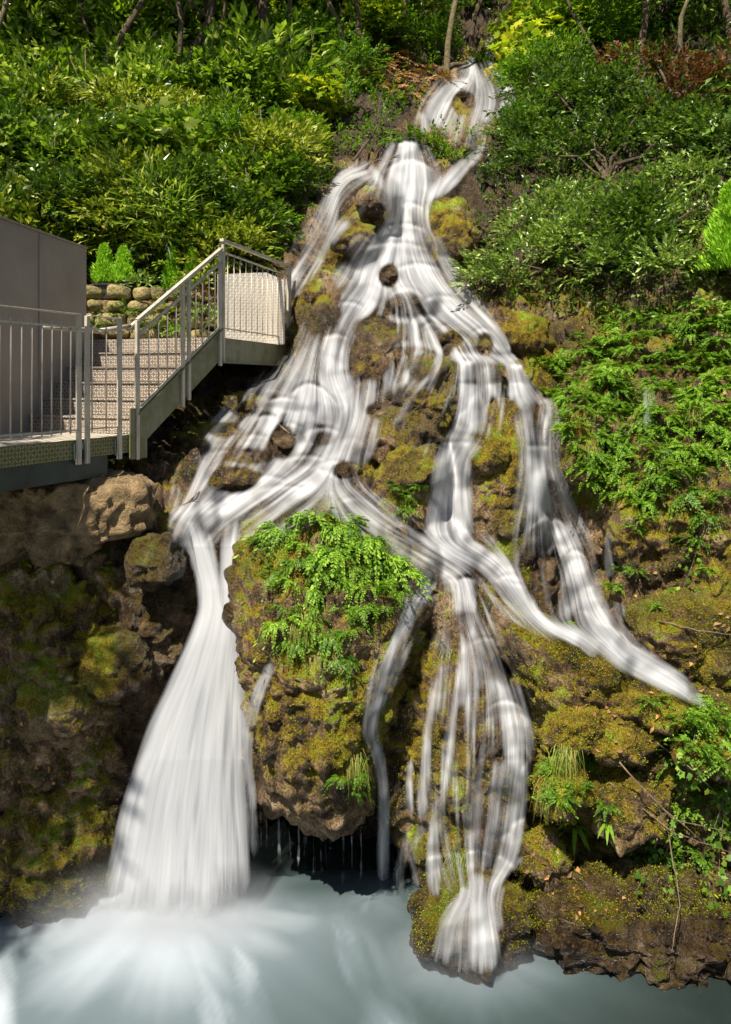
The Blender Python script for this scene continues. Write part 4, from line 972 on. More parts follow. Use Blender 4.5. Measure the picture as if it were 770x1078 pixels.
herbs('herb', inbank(70, 83, [(790,320),(960,300),(980,520),(900,560),(800,520)]), (.45, .8), 'bright green feathery herb in the sunny carpet over the steep bank', 'feathery herbs carpeting the bank')
herbs('herb', [(590,380),(600,400),(575,385),(618,372),(640,360),(650,345),(600,420),(730,345),(760,340)], (.7, .95), 'bright green feathery herb in the sunny carpet over the steep bank', 'feathery herbs carpeting the bank')
herbs('hang', [(640,470),(655,490),(625,480),(648,520),(680,440),(700,470),(735,450),(755,480),(720,520),(745,545),(760,520),(735,570),(690,500)], (.6, .9), 'green herb drooping over the orange brown tufa wall', 'herbs drooping over the tufa wall')
herbs('hang', [(300,560),(330,548),(350,575),(370,600),(395,590),(410,615),(340,605),(315,590),(290,600),(360,640),(325,635),(300,640),(380,640),(405,640),(345,665),(385,570),(365,555),(280,570),(420,625),(310,672),(360,690),(370,665)], (.5, .8), 'leafy fern like herb draped over the big domed tufa outcrop', 'herbs draped over the domed outcrop')
herbs('hang2', [(320,575),(345,590),(365,575),(335,620),(310,615),(375,615),(390,620),(355,610),(298,655),(330,655)], (.5, .75), 'leafy fern like herb draped over the big domed tufa outcrop', 'herbs draped over the domed outcrop')
herbs('hang2', [(735,748),(750,740),(744,758),(728,752),(758,752)], (.6, .8), 'green herb tuft where the side stream slips out of sight', 'herb tufts at the end of the side stream')
herbs('hang2', [(330,545),(360,552),(385,568),(350,585),(405,590),(300,560),(420,605)], (.9, 1.15), 'long arching frond cluster spilling from the crown of the domed outcrop', 'arching fronds on the crown of the outcrop')
herbs('herbd', [(418,515,.8),(430,522,.9),(440,512,.7),(425,535,.7)], (.6, .8), 'small green herb tuft growing on the mossy mound by the middle fall', 'herb tufts on the mossy mound')
herbs('herbd', [(690,740),(715,760),(735,790),(750,830),(720,850),(705,800),(745,760),(760,870),(700,900),(680,905),(740,900),(765,800),(725,820)], (.6, .95), 'deep green herb on the ledge at the end of the mossy ridge', 'herbs at the end of the mossy ridge')
herbs('herbd', [(600,790),(620,800),(585,810),(610,830),(640,850),(590,840),(650,620),(670,600),(655,600)], (.4, .6), 'little herb in the moss below the long mossy ridge', 'little herbs in the ridge moss')
herbs('herb', [(690,640,.5),(745,600,.6),(655,620,.5),(600,660,.4)], (.6, .8), 'small bright sprig of herb at the side stream', 'herb sprigs at the side stream')
herbs('herbd', [(424,144),(436,146),(446,150),(414,150),(498,66),(510,64)], (1.0, 1.5), 'green plants at the lip of the main chute', 'plants at the lips of the upper falls')
herbs('herb', [(205,205),(270,290),(290,275),(310,250),(295,232)], (.8, 1.2), 'green fern beside the thin side stream above the landing', 'ferns beside the thin side stream')
herbs('hang', [(360,820,.7),(372,835,.7),(375,812,.6)], (.6, .8), 'yellowing herb tuft under the rim of the domed outcrop', 'herb tufts under the outcrop rim')

# hart's tongue fern: long strap leaves
def strap_fern(label, px, py, s, seed, n=9, mat='herb', face=(0, -.6)):
    rng = np.random.default_rng(seed); h = hit(px, py); p = h[0]; root = empty('strap_fern', p); tag(root, label, 'fern')
    for k in range(n):
        a = rng.uniform(0, 6.28); d = Vector((math.cos(a)+face[0], math.sin(a)+face[1], rng.uniform(.1, .9))).normalized(); L = s*rng.uniform(.7, 1.1)
        sd_ = d.cross(Vector((0, 0, 1))).normalized(); V = []; m = 12
        for i in range(m+1):
            t = i/m; c = d*L*t+Vector((0, 0, -1))*L*t*t*.75; w_ = s*.095*(min(1, t*4+.25))*(1-t**3)*(1+.12*math.sin(i*2.1))+.001
            nrm = Vector((0, 0, w_*.35)); V += [c-sd_*w_+nrm, c, c+sd_*w_+nrm]
        Fq = []
        for i in range(m):
            a0 = i*3; Fq += [[a0, a0+1, a0+4, a0+3], [a0+1, a0+2, a0+5, a0+4]]
        mesh_np('frond', np.array([tuple(v) for v in V]), np.array(Fq), M[mat], root, True)
    return root
strap_fern('bright fern with broad strap fronds hanging over the dark waterline boulder', 606, 872, .24, 5, 9)
strap_fern('small fern with two broad fronds next to the ridge grass', 640, 868, .17, 6, 6)
# ivy and bramble trailing over the bank
def vine(label, pts, nleaf, L, seed, mat='herb_d', prof=IVY, r=.006):
    rng = np.random.default_rng(seed); q = resample([(x, y, o) for x, y, o in pts], 26); P = []
    for x, y, o in q:
        h = hit(x, y); pp = h[0]; P.append(pp+Vector((0, -o, 0)))
    for _ in range(3): P = [P[0]]+[(P[i-1]+P[i]*2+P[i+1])/4 for i in range(1, len(P)-1)]+[P[-1]]
    root = empty('ivy_vine', P[0]); tag(root, label, 'vine')
    mb = MB(); mb.tube(P, [r*(1-.6*i/len(P)) for i in range(len(P))], 5); mb.build('stem', M['twig'], root, True)
    A = np.array([tuple(p) for p in P]); t = rng.uniform(0, len(A)-1.01, nleaf); i = t.astype(int); B = A[i]+(A[i+1]-A[i])*(t-i)[:, None]
    B = B+rng.normal(size=B.shape)*L*.9; D = rng.normal(size=B.shape)*.8+np.array([0, -.2, -.5]); N = rng.normal(size=B.shape)*.4+np.array([.1, -.9, .55])
    lv = Leaves(); lv.fan(B, D, N, rng.uniform(.6, 1.15, nleaf)*L, prof); lv.build('foliage', M[mat], root)
    return root
vine('ivy vine trailing down from the herb ledge beside the pool', [(735,735,.05),(725,780,.1),(715,830,.12),(700,880,.1),(690,925,.06)], 70, .055, 91)
vine('thick ivy vine with big lobed leaves on the edge of the ledge', [(770,730,.05),(765,790,.12),(755,850,.14),(750,900,.12),(758,950,.06)], 90, .065, 92)
vine('ivy strand crossing the ledge under the bare twigs', [(690,780,.05),(720,800,.1),(750,830,.12),(775,850,.1)], 50, .055, 93)
vine('short ivy strand over the dark hollow by the strap fern', [(690,880,.05),(680,905,.1),(668,930,.08)], 26, .05, 94)
vine('yellow leaved ivy tip above the waterline boulder', [(745,905,.08),(742,925,.1),(744,945,.08)], 12, .06, 95, 'yellow')
vine('ivy climbing the orange brown tufa wall', [(745,545,.03),(735,570,.05),(725,600,.05),(715,625,.03)], 40, .05, 96, 'herb')
# grass tufts
def grass_tuft(label, px, py, L, n, seed, mat='grass', down=1.0, group=None, spread=.5):
    rng = np.random.default_rng(seed); h = hit(px, py); p = h[0]
    lv = Leaves(); a = rng.normal(size=n)*spread; D = np.stack([np.sin(a), -.5-.3*rng.random(n), .35+.4*rng.random(n)], 1); D = unit(D)
    Ls = L*rng.uniform(.5, 1.1, n); S = unit(np.cross(D, np.array([0, 0, 1.0]))); B = np.array(p)[None]+rng.normal(size=(n, 3))*np.array([.05, .01, .03])
    w_ = .0035; rows = []
    for t in (0, .3, .6, .85, 1.0):
        c = B+D*(Ls*t*.6)[:, None]+np.array([0, 0, -1.0])*(Ls*t*t*down)[:, None]
        rows += [c-S*w_*(1.02-t), c+S*w_*(1.02-t)]
    V = np.stack(rows, 1); t4 = np.array([[2*i, 2*i+1, 2*i+3, 2*i+2] for i in range(4)])
    lv.add(V, (t4[None]+(np.arange(n)*10)[:, None, None]).reshape(-1, 4)); o = lv.build('grass_tuft', M[mat], None, tuple(p)); tag(o, label, 'grass tuft', group)
    return o
grass_tuft('straw coloured grass tuft hanging by the round pool boulder', 484, 900, .34, 90, 1)
grass_tuft('yellow grass tuft hanging under the rim of the domed outcrop', 372, 795, .38, 80, 2)
grass_tuft('yellow grass hanging in the middle of the domed outcrop', 318, 650, .42, 90, 3)
grass_tuft('thin green grass tuft in the moss between lower fall strands', 474, 690, .26, 60, 4)
grass_tuft('grass tuft drooping among the rosettes under the mossy ridge', 596, 790, .34, 90, 5)
grass_tuft('yellow green grass tuft near the strap fern under the ridge', 580, 830, .32, 80, 6)
grass_tuft('dry grass tuft under the herb carpet edge', 690, 415, .30, 70, 7)
grass_tuft('tuft of dry grass below the sunlit herbs', 655, 400, .26, 60, 8)
grass_tuft('dry hanging grass on the brow of the tufa wall', 735, 430, .3, 70, 9)
grass_tuft('dead fern tuft hanging at the side of the herb bank', 620, 470, .26, 60, 10)
# dry fern litter on the upper bank
def dry_fern(label, px, py, seed, s):
    rng = np.random.default_rng(seed); root = empty('dry_fern', near(px, py)); tag(root, label, 'dead fern', 'dry ferns on the upper bank'); lv = Leaves(); n = 16
    a = rng.uniform(0, 6.28, n); D = np.stack([np.cos(a), np.sin(a)-.3, rng.uniform(.1, .9, n)], 1)
    frond(lv, rng, np.tile(np.array(root.location), (n, 1)), D, rng.uniform(.6, 1.1, n)*s, 8, .6, .16, .4); lv.build('foliage', M['dead_fern'], root)
for i, (x, y) in enumerate([(378,80),(400,74),(418,86),(440,76),(392,95),(455,84),(372,66),(408,62),(430,100),(360,90)]): dry_fern('rust brown dry fern on the sunny bank beside the uppermost cascade', x, y, 400+i, 1.0)

# moss tufts and litter over every rock
def mat_cover():
    polys = [([(-20,520),(215,540),(215,960),(-20,960)], .17), ([(236,515),(450,515),(560,600),(570,1000),(440,1000),(400,860),(250,860)], .24),
             ([(300,180),(560,180),(600,400),(560,610),(360,540),(300,400)], .26), ([(500,600),(800,640),(800,960),(560,980)], .26), ([(560,330),(800,330),(800,700),(600,640)], .18), ([(180,420),(330,380),(340,540),(180,540)], .04)]
    P, N = scatter(polys, 115000, 5, .28, -.4)
    m = moss_mask(P, N, .08)+.25*RNG.normal(size=len(P)); k = m > .42; P = P[k]; N = N[k]
    lv = Leaves(); rng = np.random.default_rng(9)
    for j in range(4):
        D = N+rng.normal(size=P.shape)*.55+np.array([0, 0, -.15]); B = P+rng.normal(size=P.shape)*.012
        s = rng.uniform(.007, .017, len(P)); lv.quad(B-N*.004, D, rdir(len(P), rng), s, s*.5)
    o = lv.build('moss', M['mosst']); tag(o, 'shaggy green and golden moss growing over the tufa', 'moss', None, 'stuff')
    P, N = scatter([([(-20,560),(200,560),(200,900),(-20,900)], .3), ([(540,600),(790,640),(790,960),(560,980)], .38), ([(560,330),(800,330),(790,640),(600,620)], .25)], 750, 6, .1, .12, noisecut=.12)
    lv = Leaves(); n = len(P); D = rdir(n, rng)-N*0.0; D = D-N*(D*N).sum(1, keepdims=True)*.85
    lv.batch(P+N*.012, D, N+rdir(n, rng)*.5, rng.uniform(.03, .075, n), rng.uniform(.02, .045, n), .25, .2)
    o = lv.build('leaf_litter', M['litter']); tag(o, 'fallen orange and tan leaves lying on the rocks', 'fallen leaves', None, 'stuff')
mat_cover()
def twig(label, pts, r=.008, mat='twig', cat='twig', fork=2, seed=1):
    rr = random.Random(seed); P = []
    for x, y, o in pts:
        h = hit(x, y); P.append(h[0]+Vector((0, -o, 0)))
    mb = MB(); n = 10; Q = [P[0]]
    q = resample([tuple(p) for p in P], n) if False else None
    pts3 = []
    for i in range(len(P)-1):
        for j in range(5): pts3.append(P[i].lerp(P[i+1], j/5)+Vector((rr.uniform(-1, 1), 0, rr.uniform(-1, 1)))*.006)
    pts3.append(P[-1]); mb.tube(pts3, [r*(1-.6*i/len(pts3)) for i in range(len(pts3))], 6)
    for k in range(fork):
        i = rr.randrange(2, len(pts3)-2); d = (pts3[i+1]-pts3[i-1]).normalized(); L = (P[-1]-P[0]).length*rr.uniform(.2, .4)
        e = pts3[i]+(d+Vector((rr.uniform(-.7, .7), rr.uniform(-.3, .1), rr.uniform(-.3, .9)))).normalized()*L
        mb.tube([pts3[i], pts3[i].lerp(e, .5)+Vector((0, 0, .01)), e], [r*.55, r*.4, r*.2], 5)
    o = mb.build('twig', M[mat], None, True, org=tuple(P[0])); tag(o, label, cat); return o
twig('bare dead twig lying on the dark boulder in the rapids', [(288,438,.12),(300,450,.2),(318,466,.1)], .012, seed=3)
twig('crooked stick caught at the lip of the big fall', [(180,540,.06),(205,524,.14),(216,512,.06)], .011, seed=4)
twig('thin dry stick lying across the side of the tufa wall', [(690,652,.06),(730,660,.1),(780,668,.05)], .007, seed=5, fork=0)
twig('bare branching twig arching over the ledge ivy', [(650,800,.05),(700,850,.2),(775,872,.1)], .007, seed=6)
twig('second bare twig crossing under the ledge ivy', [(640,820,.05),(700,862,.22),(770,890,.15)], .006, seed=7)
twig('thin twig hanging in front of the pool edge boulder', [(700,870,.1),(702,930,.3),(698,985,.2)], .006, seed=8, fork=0)
twig('fallen branch across the top of the main chute', [(370,182,.1),(400,172,.3),(436,176,.15)], .03, 'bark', 'branch', seed=9)
twig('dark log lying at the head of the uppermost cascade', [(462,78,.2),(476,74,.4),(492,70,.2)], .10, 'bark', 'log', 0, seed=10)
twig('slim twig standing in the side stream', [(660,706,.05),(664,680,.12),(662,664,.12)], .005, seed=11, fork=1)
twig('pale dead branch in the dark upper thicket', [(372,172,.2),(392,150,.5),(400,130,.3)], .03, 'bark', 'branch', seed=12)

# ------------------------------------------------------------------ trees along the top
def tree(px, py, top, label, name='woodland_tree', mat='dark', r=.13, n=3400, seed=1, lean=0, crown=None, L=.15, W=.06, bark='bark', bend=.3):
    rng = np.random.default_rng(seed); b = Vector(near(px, py)); b.y -= 2.4; b.z -= 2.0
    Yd = b.y; hgt = (py-top)/F*Yd+1.0; root = empty(name, b); tag(root, label, 'tree')
    pts = [b+Vector((lean*f*hgt+bend*.15*hgt*math.sin(f*5+seed), 0, f*hgt)) for f in np.linspace(0, 1, 9)]
    mb = MB(); mb.tube(pts, [r*(1-.65*i/8)*(1.25 if i == 0 else 1) for i in range(9)], 9)
    cc = crown or [(0, .85, 1.5, .9), (-.9, .7, 1.1, .7), (.9, .72, 1.1, .7), (.2, 1.05, 1.2, .8)]
    lobes = [(b.x+lean*f*hgt+dx, b.y+rng.uniform(-.6, .3), b.z+f*hgt, rx, rx*.8, rz) for dx, f, rx, rz in cc]
    lv = Leaves(); C = lobe_foliage(lv, rng, lobes, n, L, W, 7)
    tips = C[rng.choice(len(C), 8)]
    for k, tp in enumerate(tips):
        s0 = pts[4+k % 4]; tp = Vector(tp); mb.tube([s0, s0.lerp(tp, .5)+Vector((0, 0, .15)), tp], [r*.35, r*.22, r*.08], 6)
    mb.build('trunk', M[bark], root, True); lv.build('crown', M[mat], root)
    return root
tree(247,74,-120,'slender tree whose trunk leans a little, uphill of the walkway wall', r=.10, seed=1, mat='laurel_y', lean=-.06)
tree(296,62,-160,'dark straight trunk tree beside the pale board', r=.17, seed=2)
tree(322,64,-140,'pale trunked tree just beyond the pale board', r=.08, seed=3, mat='yellow', bark='barkpale', n=2200)
tree(472,62,-150,'thin mossy trunk tree at the head of the cascades', r=.09, seed=4, mat='laurel', bark='barkpale')
tree(208,70,-90,'dark forked tree deep in the thicket', r=.12, seed=5, mat='dark', lean=.12, bend=.8)
tree(180,80,-100,'thin crooked tree among the dark shrubs', r=.07, seed=6, mat='laurel', lean=.2, bend=.6)
tree(120,60,-120,'small tree with yellow leaves over the laurel thicket', r=.08, seed=7, mat='laurel_y')
tree(40,50,-110,'leafy dark tree at the edge of the wood above the grey wall', r=.12, seed=8)
tree(385,40,-150,'bright crowned tree above the dry ferns', r=.08, seed=9, mat='yellow', n=2400)
tree(430,28,-150,'slim tree behind the top of the stream', r=.08, seed=10, mat='laurel_y')
tree(560,30,-130,'tree with dark crown hanging over the yellow saplings', r=.09, seed=11, mat='dark', n=4500, crown=[(0,.6,1.3,.9),(-1.0,.5,1,.7),(1,.55,1.1,.8),(0,.9,1.2,.9)])
tree(640,40,-120,'tree with drooping dark branches above the brown shrub', r=.10, seed=12, mat='dark', n=4500, crown=[(0,.6,1.3,.9),(-1.0,.5,1,.7),(1,.45,1.1,.8),(0,.9,1.2,.9)])
tree(772,60,-120,'thick leaning bare trunk tree at the top of the steep bank', r=.20, seed=13, mat='laurel', lean=-.25, n=3000)
tree(720,20,-140,'grey green tree beyond the brown shrub', r=.10, seed=14, mat='bay', n=3600)
for i, (x, y, lb) in enumerate([(20,72,'thin dark stem tree above the corner of the grey wall'), (75,84,'thin tree with a kinked stem deep in the laurels'), (150,78,'slim pale stem tree between two darker trunks'), (228,80,'twin of the slim trees, standing closest to the leaning trunk'), (270,60,'bare slim trunk beside the dark straight trunk'), (345,52,'short thin trunk above the dry ferns bank'), (600,46,'dark slender trunk over the yellow saplings'), (690,52,'slim dark trunk rising out of the brown shrub'), (505,28,'mossy thin trunk beside the topmost trickle')]):
    tree(x, y, -130, lb, r=.05+.02*(i % 3), seed=40+i, mat=['dark', 'laurel', 'laurel_y'][i % 3], n=1500, lean=[.05, -.1, .12, .02, -.04][i % 5], bend=.7, bark=['bark', 'barkpale'][i % 2])
def sapling(label, pts, seed):
    rr = random.Random(seed); P = [Vector(near(x, y))+Vector((0, -o, 0)) for x, y, o in pts]; root = empty('bare_sapling', P[0]); tag(root, label, 'sapling')
    mb = MB(); mb.tube([P[0], P[0].lerp(P[-1], .5)+Vector((.05, 0, .1)), P[-1]], [.03, .022, .012], 7); mb.build('trunk', M['barkpale'], root, True)
    rng = np.random.default_rng(seed); lv = Leaves(); c = P[-1]; lobe_foliage(lv, rng, [(c.x, c.y, c.z, .35, .3, .25)], 220, .12, .035, 7); lv.build('crown', M['laurel_y'], root)
sapling('leaning pale stemmed sapling above the grey wall', [(50,246,.9),(22,160,.9)], 3)
sapling('thin bent sapling stem at the edge of the thicket above the wall', [(10,215,.9),(-4,170,.9)], 4)
for i, (x, y) in enumerate([(60,200),(130,150),(190,190),(240,150),(90,120),(170,120),(265,200),(30,110),(215,235),(285,170),(330,90),(370,60)]):
    k0 = r4.uniform(-14, 14); h0 = r4.uniform(40, 75); P = [Vector(near(x, y))+Vector((0, -.9, 0)), Vector(near(x+k0*.4, y-h0*.5))+Vector((.1, -1.6, 0)), Vector(near(x+k0, y-h0))+Vector((0, -2.2, 0))]
    P = [at(x+k0*f+r4.uniform(-3, 3), y-h0*f, P[0].y) for f in (0, .3, .6, 1)]
    root = empty('bare_sapling', P[0]); tag(root, 'thin bare stem rising through the laurel thicket', 'sapling', 'bare stems in the thicket')
    mb = MB(); mb.tube(P, [.028, .022, .016, .006], 6); q = P[2]+Vector((r4.uniform(-.4, .4), 0, .35)); mb.tube([P[1], P[1].lerp(q, .6), q], [.012, .01, .004], 5); mb.build('trunk', M['barkpale'], root, True)
b = near(313, 70); root = MB(); root.box((b[0], b[1]-.3, b[2]+.42), .42, .04, .75); o = root.build('pale_board', M['sign'], None, org=b); tag(o, 'small pale upright board among the trees at the top of the slope', 'board')

# bright conifers
def conifer(name, label, loc, h, w, seed, mat='conifer', pot=None, n=1500, group=None, s=1.0):
    rng = np.random.default_rng(seed); root = empty(name, loc); tag(root, label, 'conifer', group)
    t = rng.uniform(0, 1, n)**.8; a = rng.uniform(0, 6.28, n); rad = w*(1-t)**.8*rng.uniform(.35, 1.2, n)*(1+.35*np.sin(a*3+t*11))
    B = np.array(loc)+np.stack([np.cos(a)*rad*.75, np.sin(a)*rad*.75, t*h], 1)
    D = np.stack([np.cos(a)*.55, np.sin(a)*.55, 1.0+0*a], 1)+rng.normal(size=(n, 3))*.22
    lv = Leaves()
    for j in range(3): lv.quad(B+rng.normal(size=B.shape)*.012*s, D+rng.normal(size=B.shape)*.25, rdir(n, rng), rng.uniform(.05, .10, n)*s, .022*s)
    mb = MB(); mb.tube([Vector(loc)-Vector((0, 0, .05)), Vector(loc)+Vector((0, 0, h*.7))], [.018, .006], 6); mb.build('trunk', M['bark'], root)
    lv.build('foliage', M[mat], root); return root
hp = near(775, 300); conifer('golden_conifer', 'bright yellow green conifer at the edge of the herb bank beside the pale shrub', tuple(at(770, 284, hp[1]-.35)), .95, .36, 5, n=4600, s=1.1)
# ------------------------------------------------------------------ walkway, stairs, landing
ST = empty('steel_staircase', (-2.0, 8.5, 4.17)); tag(ST, 'grey steel walkway with chequer plate stairs, baluster railings and an upper landing', 'staircase')
U = Vector((.361, .933, 0)).normalized(); V_ = Vector((.933, -.361, 0)).normalized()
DZ = 4.18; LZ = 5.22
def onrow(px, Y, z): return Vector(((px-CX)/F*Y, Y, z))
A0 = Vector((-2.60, 7.70, DZ))              # the deck edge at the twin posts
def E(s): return A0+U*s                     # along the deck edge
Dn = E(-2.6)
def quadslab(name, pts, th, mat, z=None, org=ST):
    mb = MB(); top = [Vector(p) for p in pts]; bot = [p-Vector((0, 0, th)) for p in top]; mb.hexa(bot, top); return mb.build(name, M[mat], ST)
# deck
wl = Vector((-3.95, 5.2, DZ))
S0 = .85                                     # the stairs start this far past the twin posts
dl = E(S0)-V_*1.80
d0 = Dn-V_*1.9
quadslab('deck', [Dn, E(S0), dl, d0], .02, 'deck')
# fascia strips and edge beam
for a, b in ((-2.6, .0), (.012, S0-.1)):
    mb = MB(); mb.bar(E(a)+V_*.012-Vector((0, 0, .085)), E(b)+V_*.012-Vector((0, 0, .085)), .012, .17); mb.build('fascia', M['cheqa'], ST)
mb = MB(); mb.bar(E(-2.6)-V_*.03-Vector((0, 0, .27)), E(.42)-V_*.03-Vector((0, 0, .27)), .07, .19); mb.build('edge_beam', M['beam'], ST)
for s in (-1.6, -.1):
    mb = MB(); mb.bar(E(s)-V_*.08-Vector((0, 0, .25)), E(s)-V_*1.8-Vector((0, 0, .25)), .07, .16); mb.build('cross_beam', M['beam'], ST)
# stairs: six risers rising along U
TR = .285; RS = (LZ-DZ)/6
SE = 1.78
for k in range(6):
    z = DZ+RS*(k+1); p = E(S0+TR*k)-V_*.03
    mb = MB(); a = p+Vector((0, 0, 0)); b_ = p-V_*SE
    mb.bar(Vector((a.x, a.y, z-RS/2)), Vector((b_.x, b_.y, z-RS/2)), .008, RS-.012); mb.build('riser', M['cheq'], ST)
    if k < 5:
        q = p+U*TR; r_b = b_+U*TR
        mb = MB(); mb.hexa([Vector((v.x, v.y, z-.018)) for v in (a-U*.02, q-U*.006, r_b-U*.006, b_-U*.02)], [Vector((v.x, v.y, z)) for v in (a-U*.02, q-U*.006, r_b-U*.006, b_-U*.02)]); mb.build('tread', M['cheq'], ST)
# stringers
def stringer(p, q, d, name='stringer', th=.03):
    mb = MB(); p = Vector(p); q = Vector(q); n = V_*th/2; w = Vector((0, 0, -d))
    mb.hexa([p-n, q-n, q-n+w, p-n+w], [p+n, q+n, q+n+w, p+n+w]); return mb.build(name, M['metala'], ST)
SB = E(S0-.02)+Vector((0, 0, .20)); SL = TR*5+.16; STp = E(S0+SL)+Vector((0, 0, LZ-DZ+.10))
LEN = (STp-SB).length
stringer(SB+V_*.02, STp+V_*.02, .36)
mb = MB(); mb.bar(SB+V_*.03, STp+V_*.03, .09, .012, (0, 0, 1)); mb.build('stringer_flange', M['metala'], ST)
stringer(SB-V_*(SE+.05), STp-V_*(SE+.05), .36)
mb = MB(); pb = SB+V_*.035; n = V_*.012
mb.hexa([pb-U*.10-n+Vector((0,0,.06)), pb+U*.16-n+Vector((0,0,.06)), pb+U*.16-n-Vector((0,0,.44)), pb-U*.10-n-Vector((0,0,.44))], [pb-U*.10+n+Vector((0,0,.06)), pb+U*.16+n+Vector((0,0,.06)), pb+U*.16+n-Vector((0,0,.44)), pb-U*.10+n-Vector((0,0,.44))]); mb.build('foot_plate', M['metala'], ST)
# landing
L0 = E(S0+SL); L0.z = LZ; L1 = Vector((-1.13, 12.3, LZ)); UL = (L1-L0); UL.z = 0; LL = UL.length; UL.normalize(); VL = Vector((-UL.y, UL.x, 0))
mb = MB(); pts = [L0, L1, L1+VL*1.9, L0-V_*1.85]; mb.hexa([p-Vector((0, 0, .02)) for p in pts], pts); mb.build('landing', M['cheqw'], ST)
mb = MB(); mb.hexa(*[[L0+o-Vector((0,0,.30)), L1+o-Vector((0,0,.30)), L1+o+Vector((0,0,.0)), L0+o+Vector((0,0,.0))] for o in (VL*-.005, VL*-.035)]); mb.build('landing_beam', M['metala'], ST)
mb = MB(); mb.bar(L0-VL*.05+Vector((0,0,-.29)), L1-VL*.05+Vector((0,0,-.29)), .10, .012); mb.build('beam_flange', M['metala'], ST)
mb = MB(); mb.bar(L1+Vector((0,0,-.15)), L1+VL*1.9+Vector((0,0,-.15)), .03, .30); mb.build('end_beam', M['beam'], ST)
for (s, t) in ((.3, 1.2), (1.7, 1.2)):
    p = L0+UL*s+VL*t*.9; mb = MB(); mb.box((p.x, p.y, LZ-.9), .12, .12, 1.75); mb.build('support_leg', M['beam'], ST)
# railings
def post(p, z0, z1, d=U, w=.065):
    mb = MB(); mb.box((p.x, p.y, (z0+z1)/2), w, .012, z1-z0, (V_.x, V_.y))
    mb.box((p.x, p.y, (z0+z1)/2), .010, w*.72, z1-z0-.02, (V_.x, V_.y)); return mb.build('post', M['metal'], ST)
def railpost(p, z0, z1, d):
    mb = MB(); mb.box((p.x, p.y, (z0+z1)/2), .048, .03, z1-z0, (d.x, d.y)); return mb.build('post', M['metal'], ST, bevel=.003)
def baluster(p, z0, z1, r=.0075):
    mb = MB(); mb.tube([Vector((p.x, p.y, z0)), Vector((p.x, p.y, z1))], r, 6); return mb.build('baluster', M['metal'], ST, True)
def rail(name, p, q, w, h, round_=False):
    mb = MB()
    if round_: mb.tube([p, q], w, 10)
    else: mb.bar(p, q, w, h)
    return mb.build(name, M['metal'], ST, round_, bevel=0 if round_ else .003)
up = Vector((0, 0, 1)); out = V_*.045
# lower deck run: flat capping, bar below it, foot bar, balusters
TOP = 1.12
def run(a, b, sp=.118, top=TOP, cap=True, first=.06):
    rail('handrail', E(a)+out+up*(top+.005), E(b)+out+up*(top+.005), .05, .010)
    rail('top_bar', E(a)+out+up*(top-.115), E(b)+out+up*(top-.115), .03, .016)
    rail('foot_bar', E(a)+out+up*.09, E(b)+out+up*.09, .034, .012)
    s = b-first
    while s > a+.02:
        baluster(E(s)+out, DZ+.06, DZ+top-.075); s -= sp
run(-2.6, -.03, first=.11)
run(.10, .55, sp=.2, first=.2)
for s in (-2.05, -.03, .085, .55):
    railpost(E(s)+out, DZ-.22, DZ+TOP+.0, U)
    mb = MB(); mb.box(E(s)+V_*.024-up*.11, .075, .018, .15, (U.x, U.y)); mb.build('bracket', M['beam'], ST)
# round handrail on the wall side
rail('round_handrail', E(-.35)-V_*.06+up*(TOP-.12), E(.36)-V_*.06+up*(TOP-.12), .023, 0, True)
rail('round_handrail', E(.34)-V_*.06+up*(TOP-.125), SB+out-V_*.09+up*.875, .023, 0, True)
# stair run
def ES(f): return SB.lerp(STp, f)
def sh(f, z): p = ES(f)+out; return Vector((p.x, p.y, p.z+z))
rail('handrail', sh(-.0, .93), sh(1.0, .93), .05, .034)
rail('round_handrail', sh(-.02, .86)-V_*.09, sh(.93, .86)-V_*.09, .023, 0, True)
rail('top_bar', sh(.0, .78), sh(1.0, .78), .03, .022)
rail('foot_bar', sh(.04, .04), sh(.97, .04), .03, .012)
for f, zl in ((-.0, -.45), (.50, -.42), (.575, -.42), (.985, -.42)):
    p = ES(f)+out; railpost(p, p.z+zl, p.z+.93+(.02 if f > .9 else 0), U)
for f in (.50, .575, .985, 0):
    mb = MB(); p = ES(f)+V_*.024; mb.box((p.x, p.y, p.z-.2), .09, .016, .2, (U.x, U.y)); mb.build('bracket', M['metala'], ST)
for f in (.12, .22, .32, .42, .66, .745, .83, .91):
    p = ES(f)+out; baluster(p, p.z+.02, p.z+.80)
for f in (.05, .18, .30, .42, .53, .64, .76, .88):
    p = ES(f)-V_*1.66; baluster(p, p.z+.02, p.z+.78, .007) if False else None
# landing run
outL = -VL*.045
def EL(f): return L0.lerp(L1, f)+outL
rail('handrail', EL(0.0)+up*1.135, EL(1.0)+up*1.135, .05, .034)
rail('top_bar', EL(0.0)+up*1.0, EL(1.0)+up*1.0, .03, .018)
rail('foot_bar', EL(0.02)+up*.11, EL(.98)+up*.11, .03, .014)
for f in (.02, .965, 1.0):
    p = EL(f); railpost(p, LZ-.3, LZ+1.13, UL)
for k in range(11):
    p = EL(.075+k*.079); baluster(p, LZ+.08, LZ+.995, .0065)
# pale chequer plate parapet along the far side of the landing
mb = MB(); q0 = onrow(229, 11.75, LZ); q1 = onrow(279, 12.0, LZ); q2 = onrow(299, 11.75, LZ)
mb.hexa(*[[q0+o, q1+o, q1+o+up*1.02, q0+o+up*.96] for o in (Vector((0, 0, 0)), Vector((0, .02, 0)))]); mb.build('parapet_panel', M['cheqw'], ST)
mb = MB(); mb.hexa(*[[q1+o, q2+o, q2+o+up*.88, q1+o+up*1.02] for o in (Vector((0.003, -.002, 0)), Vector((.015, .02, 0)))]); mb.build('parapet_panel', M['cheqw'], ST)

